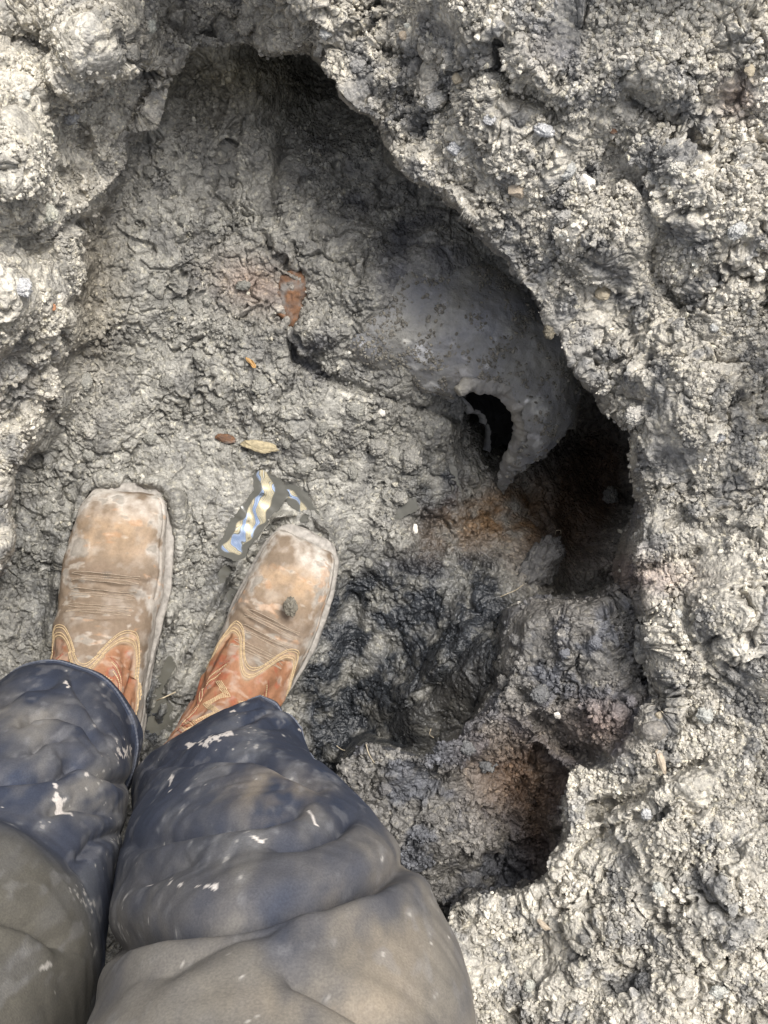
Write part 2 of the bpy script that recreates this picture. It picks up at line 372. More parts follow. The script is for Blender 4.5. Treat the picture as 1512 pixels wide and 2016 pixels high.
lay((.16, .095, .045), np.clip(blob(980, 1010, 130, 50, -20) + blob(1060, 1060, 60, 60), 0, 1) * (1 - st_a) * np.clip(.7 + .9 * nB, 0, 1))
lay((.075, .045, .025), np.clip(blob(1130, 1010, 90, 130) + blob(1180, 920, 60, 90), 0, 1) * (1 - st_a) * .95)  # wet brown clay, darkened further for the shade in the cave
lay((.02, .02, .02), blob(1020, 830, 100, 60, 60) * (1 - st_a))  # near-black clay, shade of the hollow by the pipe painted in
lay((.20, .19, .175), blob(1060, 1120, 45, 50, -40) * (1 - st_a) * .8)
lay((.10, .06, .035), np.clip(blob(1020, 1530, 90, 90, -30) + .7 * blob(1060, 1640, 40, 100), 0, 1) * (1 - st_a) * .9)
lay((.22, .16, .13), blob(1180, 1430, 70, 50) * .7); lay((.26, .19, .165), blob(1290, 1130, 90, 35, 10) * .6)
lay((.22, .12, .09), blob(1450, 190, 40, 40) * .5); lay((.12, .115, .125), st_a * blob(1080, 100, 60, 40, 20) * .6)
lay((.15, .15, .15), st_a * blob(950, 500, 190, 50, 45) * np.clip(.8 + nB, 0, 1) * .85); lay((.20, .195, .185), st_a * blob(1120, 660, 160, 70, 50) * .5)
lay((.17, .165, .15), st_a * blob(420, 70, 130, 45, 15) * .8); lay((.14, .14, .15), st_a * blob(690, 240, 70, 50) * .8)
lay((.17, .09, .06), blob(500, 560, 80, 50, 20) * .55 * (1 - st_a))
# light salt marks on the smooth clay over the pipe
Ep = np.stack([p, q, 0 * p], 1); nP = fbm(np.clip(Ep, -300, 2300), 22, 91, 3)
lay((.50, .49, .50), sstep(blob(818, 705, 36, 26) + .5 * nP - .1, .42, .6) * .85)
lay((.46, .46, .48), sstep(blob(850, 762, 16, 13) + .4 * nP - .1, .42, .6) * .8)
cl = np.ones(len(p)); cl[ix] *= (.88 + .24 * idL) * (.89 + .22 * idM) * (.85 + .30 * idS) * (.86 + .28 * idX)
cl *= 1 + .25 * np.clip(nC, -1, 1)
col = np.clip(col * cl[:, None], .008, .8)
wet = np.clip(wetm * 1.1 + .45 * blob(500, 1000, 160, 140) + .10 * (1 - st_a) , 0, 1)
wet = np.clip(wet + .25 * noise(np.clip(Ep, -300, 2300), 40, 95), 0, 1)
crumbly = np.ones(len(p)); crumbly[ix] = np.clip(rough * 1.3, 0, 1)
ground = mesh_np('ground', V, gridfaces(*shape)[:, ::-1], M_CLAY, cols=col, attrs={'wet': wet, 'crumbly': crumbly})
tag(ground, kind='structure')

# ------------------------------------------------------------------ finding the surface again
_cp = 756 + FPX * V[:, 0] / (H - V[:, 2]); _cq = 1008 - FPX * V[:, 1] / (H - V[:, 2])
_o = np.argsort(_cq[ix]); _sq = _cq[ix][_o]; _si = ix[_o]
Nf = normals(V)
def ground_at(px, py, r=5):
    a, b = np.searchsorted(_sq, [py - r, py + r]); c = _si[a:b]; c = c[np.abs(_cp[c] - px) < r]
    if len(c) == 0: return ground_at(px, py, r * 2)
    i = c[np.argmax(V[c, 2])]; return i, V[i].copy(), Nf[i].copy()

# loose crumbs of dry clay, far too many to count
PHI = (1 + 5 ** .5) / 2
ICO = np.array([(-1,PHI,0),(1,PHI,0),(-1,-PHI,0),(1,-PHI,0),(0,-1,PHI),(0,1,PHI),(0,-1,-PHI),(0,1,-PHI),(PHI,0,-1),(PHI,0,1),(-PHI,0,-1),(-PHI,0,1)]) / 1.9
ICF = np.array([(0,11,5),(0,5,1),(0,1,7),(0,7,10),(0,10,11),(1,5,9),(5,11,4),(11,10,2),(10,7,6),(7,1,8),(3,9,4),(3,4,2),(3,2,6),(3,6,8),(3,8,9),(4,9,5),(2,4,11),(6,2,10),(8,6,7),(9,8,1)])
def crumbs(name, n, prob, rmin, rmax, tint):
    w = prob / prob.sum(); pick = rng.choice(ix, n, p=w); r = rmin + (rmax - rmin) * rng.random(n) ** 3.0
    S = rng.uniform(.55, 1.25, (n, 1, 3)); J = rng.uniform(.70, 1.25, (n, 12, 1))
    A = rng.normal(size=(n, 3, 3)); Qm, _ = np.linalg.qr(A)
    P = np.einsum('nij,nkj->nki', Qm, ICO[None] * J * S) * r[:, None, None]
    P += (V[pick] + Nf[pick] * (r * .35)[:, None])[:, None]
    Fc = (ICF[None] + 12 * np.arange(n)[:, None, None]).reshape(-1, 3)
    base = col[pick] * rng.uniform(.75, 1.35, (n, 1))
    pal = (rng.random(n) < tint) & (col[pick].mean(1) > .2); base[pal] = np.array([.50, .47, .39]) * rng.uniform(.7, 1.1, (pal.sum(), 1))
    cc = np.repeat(base, 12, 0)
    return mesh_np(name, P.reshape(-1, 3), Fc, M_CLAY, smooth=False, cols=np.clip(cc, 0, .8), attrs={'wet': np.repeat(wet[pick] * .3, 12)})
area = np.ones(len(ix))
pr = (.05 + rim * 1.0 + .8 * ter) * (1 - .9 * smooth) * sstep(noise(Vc, .03, 101), -.25, .35)
tag(crumbs('soil_crumbs', 95000, pr, .0006, .0030, .07), kind='stuff')
pr = (1 - rim) * (1 - ter) * (1 - .95 * smooth) * (1 - .9 * fm) * sstep(noise(Vc, .04, 102), -.2, .5) * (1 - .85 * np.clip(wetm[ix] * 1.3, 0, 1))
tag(crumbs('floor_crumbs', 14000, pr, .0007, .0034, .04), kind='stuff')

# ------------------------------------------------------------------ water lying between the clods
def water_material():
    m, nt, b = newmat('muddy_water'); L = nt.links.new
    tc = N(nt, 'ShaderNodeTexCoord'); n = N(nt, 'ShaderNodeTexNoise', i_Scale=30.0, i_Detail=1.5, i_Distortion=.6); L(tc.outputs['Object'], n.inputs['Vector'])
    at = N(nt, 'ShaderNodeAttribute', attribute_name='sky_paint')
    wv = N(nt, 'ShaderNodeTexWave', i_Scale=17.0, i_Distortion=9.0, i_Detail=1.5); wv.inputs['Detail Scale'].default_value = 2.2; L(tc.outputs['Object'], wv.inputs['Vector'])
    r = N(nt, 'ShaderNodeValToRGB'); L(wv.outputs['Fac'], r.inputs[0]); e = r.color_ramp.elements  # sky reflection painted into the water colour as cream and blue bands
    e[0].position = .0; e[0].color = (.42, .52, .70, 1); e[1].position = 1.0; e[1].color = (.85, .73, .48, 1)
    for p_, c_ in ((.12, (.62, .70, .84, 1)), (.20, (.22, .21, .17, 1)), (.28, (.90, .80, .55, 1)), (.45, (.72, .56, .30, 1)), (.52, (.95, .90, .74, 1)), (.62, (.40, .33, .20, 1)), (.70, (.90, .76, .48, 1)), (.85, (.78, .66, .42, 1))):
        k = e.new(p_); k.color = c_
    L(mix(nt, at.outputs['Fac'], (.090, .087, .074), r.outputs[0]), b.inputs['Base Color'])
    L(at.outputs['Fac'], b.inputs['Metallic']); b.inputs['Roughness'].default_value = .09; b.inputs['IOR'].default_value = 1.4
    bump(nt, b, n.outputs[0], 1.0, .006); return m
M_WATER = water_material()
def puddle(pl, r, level_drop, lab):
    d = pldist(_cp[ix], _cq[ix], pl); z0 = np.median(V[ix[(d > r * 1.1) & (d < r * 1.9)], 2]); lv = z0 - level_drop
    xs = np.arange(min(a for a, b in pl) - r * 2, max(a for a, b in pl) + r * 2, 2.0); ys = np.arange(min(b for a, b in pl) - r * 2, max(b for a, b in pl) + r * 2, 2.0)
    gx_, gy_ = np.meshgrid(xs, ys); dd = pldist(gx_, gy_, pl)
    nn = _noise(np.stack([gx_.ravel() / 26, gy_.ravel() / 26, 0 * gx_.ravel()], 1), 5).reshape(gx_.shape)
    keep = dd + nn * r * .5 < r * 1.45
    sky_paint = sstep(lab - (dd * (1 + .9 * sstep(-gy_, -985, -945)) + nn * 10), -1.5, 1.5) * .9 if lab else 0 * dd  # where the painted sky reflection lies on the puddle
    P = np.stack([(gx_ - 756) / FPX * (H - lv), (1008 - gy_) / FPX * (H - lv), np.full(gx_.shape, lv)], -1).reshape(-1, 3)
    F4 = gridfaces(*gx_.shape)[:, ::-1]; kf = keep.ravel()[F4].all(1); F4 = F4[kf]
    u, inv = np.unique(F4, return_inverse=True)
    tag(mesh_np('puddle', P[u], inv.reshape(-1, 4), M_WATER, attrs={'sky_paint': sky_paint.ravel()[u]}), kind='structure')
puddle(PUD[0], 24, .0008, 17); puddle(PUD[1], 17, .0012, 4); puddle(PUD[2], 16, .003, 0)
puddle([(335,1330),(300,1440)], 24, .004, 0); puddle([(865,935),(880,975)], 22, .004, 0); 
puddle([(770,1010),(800,990)], 16, .004, 0); puddle([(600,1240),(575,1280)], 16, .003, 0)

# ------------------------------------------------------------------ the person: boots and trousers
def catmull(keys, t):
    K = np.asarray(keys, float); n = len(K); t = np.clip(t, 0, n - 1.0001); i = np.floor(t).astype(int); f = (t - i)[..., None]
    g = lambda j: K[np.clip(j, 0, n - 1)]
    a, b_, c, d_ = g(i - 1), g(i), g(i + 1), g(i + 2)
    return .5 * (2 * b_ + (c - a) * f + (2 * a - 5 * b_ + 4 * c - d_) * f ** 2 + (3 * b_ - a - 3 * c + d_) * f ** 3)

def leather_material():
    m, nt, b = newmat('muddy_boot_leather'); L = nt.links.new
    at = N(nt, 'ShaderNodeAttribute', attribute_name='Col'); tc = N(nt, 'ShaderNodeTexCoord')
    n = N(nt, 'ShaderNodeTexNoise', i_Scale=260.0, i_Detail=5.0, i_Roughness=.7); L(tc.outputs['Object'], n.inputs['Vector'])
    n2 = N(nt, 'ShaderNodeTexNoise', i_Scale=60.0, i_Detail=4.0); L(tc.outputs['Object'], n2.inputs['Vector'])
    c = mix(nt, .6, at.outputs[0], ramp(nt, n.outputs[0], .3, .7, (.72, .70, .68, 1), (1.22, 1.22, 1.22, 1)), 'MULTIPLY')
    c = mix(nt, ramp(nt, n2.outputs[0], .56, .72), c, mix(nt, .35, c, (.42, .38, .33)))
    L(c, b.inputs['Base Color']); b.inputs['Roughness'].default_value = .78; b.inputs['Specular IOR Level'].default_value = .3
    p = bump(nt, b, n.outputs[0], .5, .0006); bump(nt, b, n2.outputs[0], .4, .002, p); return m
M_LEATHER = leather_material()
def plain(name, c, rough=.7, sc=300.0, amt=.5, bd=.0005):
    m, nt, b = newmat(name); tc = N(nt, 'ShaderNodeTexCoord'); n = N(nt, 'ShaderNodeTexNoise', i_Scale=sc, i_Detail=4.0); nt.links.new(tc.outputs['Object'], n.inputs['Vector'])
    c2 = mix(nt, amt, c, ramp(nt, n.outputs[0], .3, .7, (c[0] * .5, c[1] * .5, c[2] * .5, 1), (min(1, c[0] * 1.4), min(1, c[1] * 1.4), min(1, c[2] * 1.4), 1)))
    nt.links.new(c2, b.inputs['Base Color']); b.inputs['Roughness'].default_value = rough; bump(nt, b, n.outputs[0], .5, bd); return m
M_SOLE = plain('mud_caked_sole', (.32, .295, .265), .8, 160, .7, .0015)
M_DULL = plain('muddy_thread', (.34, .27, .20)); M_TAN = plain('tan_thread', (.46, .34, .20)); M_RED = plain('red_thread', (.27, .09, .055))

TP = [(.298,.020),(.2965,.037),(.287,.049),(.268,.0565),(.24,.061),(.205,.069),(.172,.085),(.145,.105),(.127,.130),(.116,.160),(.111,.175),(.109,.19)]
BP = [(.298,.014),(.2965,.013),(.288,.012),(.268,.012),(.235,.012),(.19,.012),(.13,.012),(.06,.012),(-.002,.030),(-.006,.085),(.000,.13),(.006,.16)]
WD = [.0270,.0350,.0410,.0470,.0505,.0530,.0500,.0465,.0450,.0480,.0480,.0450]
EX = [2.6,2.6,2.5,2.5,2.5,2.5,2.4,2.3,2.2,2.1,2.0,2.0]
BK = np.array([(t[0], t[1], b[0], b[1], w, e) for t, b, w, e in zip(TP, BP, WD, EX)])
def boot_surf(s, a, side):
    k = catmull(BK, s); w, e = k[..., 4], k[..., 5]
    cx, sx = np.cos(a), np.sin(a)
    x = w * np.sign(cx) * np.abs(cx) ** (2 / e); t = (np.sign(sx) * np.abs(sx) ** (2 / e) + 1) / 2
    y = k[..., 2] + (k[..., 0] - k[..., 2]) * t; z = k[..., 3] + (k[..., 1] - k[..., 3]) * t
    x = x * (1 - .10 * np.clip(t, 0, 1) * (s < 7)) + side * .007 * (np.clip(y - .13, 0, 1) / .15) ** 2
    return np.stack([x, y, z], -1), k[..., 0]
def edge_y(phi, off=0): return .160 + off - .034 * np.exp(-(phi / .24) ** 2) - .035 * sstep(np.abs(phi), .55, 1.05)
def make_boot(root, loc, ang, side, lab, seed, eo=0.0):
    e = bpy.data.objects.new('boot', None); C.objects.link(e); e.parent = root; e.location = loc; e.rotation_euler = (0, 0, -R(ang)); e['label'] = lab
    ns, na = 420, 300
    s, a = np.meshgrid(np.linspace(0, 11, ns), np.linspace(0, 2 * np.pi, na, endpoint=False), indexing='ij')
    P, yT = boot_surf(s, a, side); phi = (a - np.pi / 2) / (np.pi / 2)
    def nrm(G):
        du = np.gradient(G, axis=0); dv = np.roll(G, -1, 1) - np.roll(G, 1, 1); n = np.cross(dv, du)
        return n / (np.linalg.norm(n, axis=-1, keepdims=True) + 1e-12)
    Nr = nrm(P); cen = P.mean(1, keepdims=True)
    if ((P - cen) * Nr).sum() < 0: Nr = -Nr
    Pf = P.reshape(-1, 3) + seed
    yb = edge_y(phi, eo); shaft = sstep(yb - yT, -.0006, .0006) * (np.sin(a) > -.2)
    top = np.clip(np.sin(a), 0, 1)
    d = -.0012 * shaft
    # walking creases across the vamp and the crumple of the shaft
    wv = _noise(Pf / .03, 7).reshape(s.shape)
    for k_, yc in enumerate([.213, .206, .199, .190, .184, .177]):
        yy = yc + .004 * wv + .004 * phi ** 2
        d += top * (-.0013 * np.exp(-((yT - yy) / .0016) ** 2) + .0008 * np.exp(-((yT - yy - .0030) / .0018) ** 2)) * np.exp(-(phi / .62) ** 4)
    d += top * (-.004 * np.exp(-((yT - .196) / .012) ** 2) + .002 * np.exp(-((yT - .222) / .012) ** 2) + .003 * np.exp(-((yT - .17) / .012) ** 2))
    fz = _noise(np.stack([P[..., 0].ravel() / .05, (P[..., 2] + .5 * P[..., 1]).ravel() / .011, P[..., 1].ravel() / .05 + seed], 1), 9).reshape(s.shape)
    d += shaft * fz * (.0030 + eo * .09)
    d += _noise(Pf / .03, 3).reshape(s.shape) * .0022 + _noise(Pf / .009, 4).reshape(s.shape) * .0007
    d += -.0012 * np.exp(-((np.abs(phi) - .86) / .04) ** 2) * (yT > .2)       # seam above the welt
    P2 = P + Nr * d[..., None]
    cb = np.zeros((s.size, 3)); f = lambda x: np.clip(x, 0, 1).ravel()[:, None]
    n1 = fbm(Pf, .05, 12, 4).reshape(s.shape); n2 = fbm(Pf, .018, 13, 4).reshape(s.shape); n3 = fbm(np.stack([Pf[:, 0] / 3, Pf[:, 1], Pf[:, 2]], 1), .01, 14, 3).reshape(s.shape)
    def ly(c, m):
        nonlocal cb
        m = f(m); cb = cb * (1 - m) + np.array(c) * m
    ly((.185, .140, .10), np.ones_like(s)); ly((.34, .295, .25), sstep(n1, -.1, .5) * .65)
    ly((.19, .14, .10), np.exp(-((yT - .165 - eo) / .035) ** 2) * (.8 + n2)); ly((.17, .125, .09), np.exp(-((yT - .222) / .014) ** 2) * (.65 + n2) * .9)
    ly((.37, .26, .165), np.exp(-((yT - .258) / .024) ** 2 - (phi / .6) ** 2) * (.75 + 1.2 * n1 + .6 * n2))
    ly((.50, .46, .41), sstep(yT, .262, .292) * (.6 + n1 + .8 * n2)); ly((.42, .39, .35), sstep(np.abs(phi) + .5 * n2, .6, .95) * .75 * (1 - shaft))
    ly((.60, .55, .48), sstep(n3 + n2 * .5, .35, .7) * .45)
    ly((.25, .122, .066), shaft * 1.0); ly((.28, .085, .045), shaft * sstep(n2, .05, .4) * .7); ly((.38, .27, .20), shaft * sstep(n3 + n1, .15, .6) * .65)
    ly((.38, .27, .17), np.exp(-((yT - yb - .003) / .004) ** 2) * .7)
    ly((.13, .115, .095), sstep(n3 * .7 + n2, .45, .8) * .55); ly((.44, .24, .12), sstep(n3 + n1 * .6 - n2 * .4, .5, .85) * .4 * (1 - shaft))
    mesh_np('upper', P2.reshape(-1, 3), [gridfaces(ns, na, True)], M_LEATHER, e, cols=np.clip(cb, .01, .8))
    # sole and welt
    key = [(.308,.0),(.3072,.022),(.302,.0335),(.292,.0415),(.272,.0485),(.235,.0540),(.20,.0555),(.165,.0510),(.12,.0435),(.07,.040),(.03,.0405),(.006,.034),(-.010,.020),(-.014,.0)]
    t = np.linspace(0, len(key) - 1, 120); kk = catmull(key, t); kk[:, 1] = np.maximum(kk[:, 1], 0)
    ol = np.concatenate([kk, (kk * [1, -1])[::-1][1:-1]]); n_ = len(ol)
    ox = ol[:, 1] + side * .007 * (np.clip(ol[:, 0] - .13, 0, 1) / .15) ** 2; oy = ol[:, 0]
    rows = []
    for (zz, sc_) in ((-.004, .97), (.002, .995), (.008, 1.0), (.009, .985), (.011, 1.0), (.0165, 1.0), (.0185, .985), (.0185, .90), (.016, .6), (.016, .02)):
        wob_ = _noise(np.stack([ox * 60, oy * 60, np.full(n_, zz * 80)], 1), 5) * .0014
        rows.append(np.stack([ox * sc_ + wob_, (oy - .147) * sc_ + .147 + wob_, np.full(n_, zz) + wob_ * .4], 1))
    mesh_np('sole', np.concatenate(rows), gridfaces(len(rows), n_, True), M_SOLE, e)
    # stitching
    def thread(name, curves, mat, r=.00055):
        Vs, Fs, o = [], [], 0
        for (S_, A_) in curves:
            Pc, _ = boot_surf(S_, A_, side); i_ = np.clip((S_ / 11 * (ns - 1)).round().astype(int), 0, ns - 1); j_ = (A_ / (2 * np.pi) * na).round().astype(int) % na
            Pc = Pc + Nr[i_, j_] * (d[i_, j_] + .0004)[:, None]
            T_ = np.gradient(Pc, axis=0); T_ /= np.linalg.norm(T_, axis=1, keepdims=True) + 1e-12
            Nn_ = Nr[i_, j_]; Bn = np.cross(T_, Nn_); Bn /= np.linalg.norm(Bn, axis=1, keepdims=True) + 1e-12
            rr = r * (1 + .45 * np.sin(np.arange(len(Pc)) * 1.9))[:, None]
            ring = [Pc + rr * (math.cos(k * 1.2566) * Nn_ + math.sin(k * 1.2566) * Bn) for k in range(5)]
            G = np.stack(ring, 1); Vs.append(G.reshape(-1, 3)); Fs.append(gridfaces(len(Pc), 5, True) + o); o += G.size // 3
        return mesh_np(name, np.concatenate(Vs), np.concatenate(Fs), mat, e)
    sg = np.linspace(0, 11, 600); yg = catmull(BK, sg)[:, 0]
    def s_of(y): return np.interp(-y, -yg[30:], sg[30:])
    ph = np.linspace(-.92, .92, 420); A_ = (ph + 1) * np.pi / 2
    cur = [(s_of(edge_y(ph, o_ + eo)), A_) for o_ in (.0022, .0045, .0085, .0105)]
    fine_ = []
    for yc in (.2165, .2140, .2115, .2090, .2015, .1990, .1965, .1880, .1855, .1830, .1805):
        p2 = np.linspace(-.42, .42, 200); fine_.append((s_of(yc + .003 * np.sin(p2 * 9 + yc * 900) * np.abs(p2)), (p2 + 1) * np.pi / 2))
    thread('stitching', cur, M_TAN, .0005); thread('crease_stitching', fine_, M_DULL, .00035)
    c1, c2 = [], []
    for sg_ in (-1, 1):
        for k_ in range(5):
            tt = np.linspace(0, 1, 220)
            ph_ = sg_ * (.28 + .30 * np.sin(tt * np.pi) * (1 - .12 * k_) + .10 * np.sin(tt * np.pi * 3) + .03 * k_); S_ = 7.0 + tt * 2.3 + .12 * k_
            (c1 if k_ % 2 else c2).append((S_ - eo * 26, (ph_ + 1) * np.pi / 2))
        for k_ in range(4):
            tt = np.linspace(0, 1, 200); ph_ = sg_ * (.05 + .5 * np.abs(((tt * 3) % 1) - .5) + .035 * k_); c1.append((7.6 - eo * 26 + tt * 2.4, (ph_ + 1) * np.pi / 2))
    thread('shaft_stitching', c1, M_TAN, .0005); thread('red_stitching', c2[:len(c2) // 2], M_RED, .0005); thread('red_stitching', c2[len(c2) // 2:], M_RED, .0005)
    # side pull seam rope
    return e

person = bpy.data.objects.new('person', None); C.objects.link(person)
tag(person, 'person in navy work trousers and square-toed leather boots standing in the muddy pit', 'person')
LB = (-.290, -.276, -.002); RB = (-.201, -.301, -.004)
make_boot(person, LB, 4.5, 1, 'mud-dried square-toed boot pointing straight up', .31)
rb_ = make_boot(person, RB, 26.0, -1, 'muddy square-toed boot turned outwards with crumpled orange shaft', .77, .032)

rb_.scale = (.87, 1, 1)
def denim_material():
    m, nt, b = newmat('dusty_navy_denim'); L = nt.links.new
    at = N(nt, 'ShaderNodeAttribute', attribute_name='Col'); uv = N(nt, 'ShaderNodeUVMap')
    tc = N(nt, 'ShaderNodeTexCoord'); n = N(nt, 'ShaderNodeTexNoise', i_Scale=900.0, i_Detail=3.0); L(tc.outputs['Object'], n.inputs['Vector'])
    n2 = N(nt, 'ShaderNodeTexNoise', i_Scale=110.0, i_Detail=5.0, i_Roughness=.65); mz = N(nt, 'ShaderNodeMapping'); mz.inputs['Scale'].default_value = (1, 1, .4); L(tc.outputs['Object'], mz.inputs[0]); L(mz.outputs[0], n2.inputs['Vector'])
    mp = N(nt, 'ShaderNodeMapping'); L(tc.outputs['Object'], mp.inputs[0]); mp.inputs['Rotation'].default_value = (R(40), R(35), 0)
    w = N(nt, 'ShaderNodeTexWave', i_Scale=1150.0, i_Distortion=1.5); L(mp.outputs[0], w.inputs['Vector'])
    c = mix(nt, .55, at.outputs[0], ramp(nt, n.outputs[0], .3, .7, (.7, .7, .72, 1), (1.25, 1.25, 1.22, 1)), 'MULTIPLY')
    c = mix(nt, .5, c, ramp(nt, n2.outputs[0], .3, .7, (.8, .8, .82, 1), (1.2, 1.19, 1.15, 1)), 'MULTIPLY')
    L(c, b.inputs['Base Color']); b.inputs['Roughness'].default_value = .85; b.inputs['Specular IOR Level'].default_value = .2
    b.inputs['Sheen Weight'].default_value = .0; b.inputs['Sheen Roughness'].default_value = .5
    p = bump(nt, b, w.outputs[0], .2, .00015); p = bump(nt, b, n.outputs[0], .4, .0004, p); bump(nt, b, n2.outputs[0], .25, .0012, p); return m
M_DENIM = denim_material(); M_HEM = plain('grey_navy_thread', (.10, .11, .14))

LEGR = [(.085,-.145,-.242,.080,.073),(.13,-.143,-.240,.083,.074),(.18,-.138,-.243,.080,.072),(.26,-.115,-.245,.084,.072),(.36,-.090,-.247,.094,.078),(.48,-.065,-.252,.096,.086),(.56,-.050,-.254,.094,.088),(.66,-.048,-.268,.092,.092),(.78,-.06,-.31,.096,.10),(.92,-.09,-.37,.105,.115)]
LEGL = [(.10,-.302,-.216,.072,.078),(.15,-.301,-.218,.074,.080),(.22,-.289,-.228,.079,.081),(.32,-.276,-.236,.084,.079),(.42,-.264,-.255,.088,.080),(.46,-.262,-.262,.094,.083),(.51,-.261,-.262,.099,.100),(.58,-.262,-.272,.099,.100),(.70,-.265,-.31,.098,.102),(.92,-.27,-.38,.105,.115)]
FR = [([(264,1663),(352,1638),(440,1622),(521,1613),(584,1594)], .013, 17), ([(190,1880),(251,1845),(327,1826),(408,1814),(502,1792),(628,1770),(722,1738),(790,1706)], .021, 24), ([(521,1669),(597,1663),(666,1632),(697,1608)], .007, 15),
      ([(552,1908),(628,1946),(722,2002),(760,2040)], .008, 26), ([(300,1925),(380,1885),(470,1850),(560,1828)], .006, 24), ([(370,1456),(452,1426),(527,1402)], .007, 9), ([(340,1478),(420,1446),(500,1428),(560,1432)], .006, 8),
      ([(300,1506),(402,1486),(502,1486),(560,1515),(632,1548)], .010, 13), ([(560,1385),(600,1430),(622,1490)], .006, 9), ([(455,1400),(520,1385),(580,1402)], .005, 7), ([(270,1740),(330,1710),(380,1690)], .006, 18)]
FL = [([(38,1424),(63,1405),(113,1399),(170,1420),(205,1470)], .011, 11), ([(-20,1534),(63,1530),(119,1520),(150,1500)], .012, 12), ([(119,1484),(188,1510),(262,1548)], .010, 12), ([(-20,1795),(63,1820),(125,1864)], .008, 20),
      ([(140,1330),(175,1380),(215,1440)], .007, 10), ([(0,1385),(50,1350),(110,1340)], .008, 10), ([(60,1480),(90,1455),(130,1450)], .006, 9), ([(150,1700),(190,1650),(240,1640)], .006, 14), ([(90,1600),(150,1580),(230,1600)], .007, 14)]
STAIN = [([(372,1462),(400,1468),(430,1458),(455,1448)], 9), ([(440,1448),(462,1438)], 5), ([(243,1478)], 15), ([(192,1468),(205,1470)], 7), ([(336,1530),(332,1560)], 6), ([(100,1545),(108,1565),(140,1600)], 10), ([(342,1742),(344,1750)], 7), ([(352,1750),(390,1754),(430,1758)], 5), ([(303,1722),(292,1740)], 5),
         ([(226,1610),(224,1620)], 5), ([(605,1598),(622,1625)], 5), ([(380,1504),(430,1496)], 5), ([(130,1340),(134,1352)], 5), ([(588,1440)], 8), ([(8,1580),(4,1590)], 6), ([(272,1770),(262,1785)], 4), ([(470,1395),(455,1400)], 4), ([(565,1642),(575,1640)], 3), ([(500,1660),(520,1664)], 3), ([(55,1444)], 4), ([(165,1530)], 3), ([(640,1690)], 3), ([(300,1650),(298,1665)], 3)]
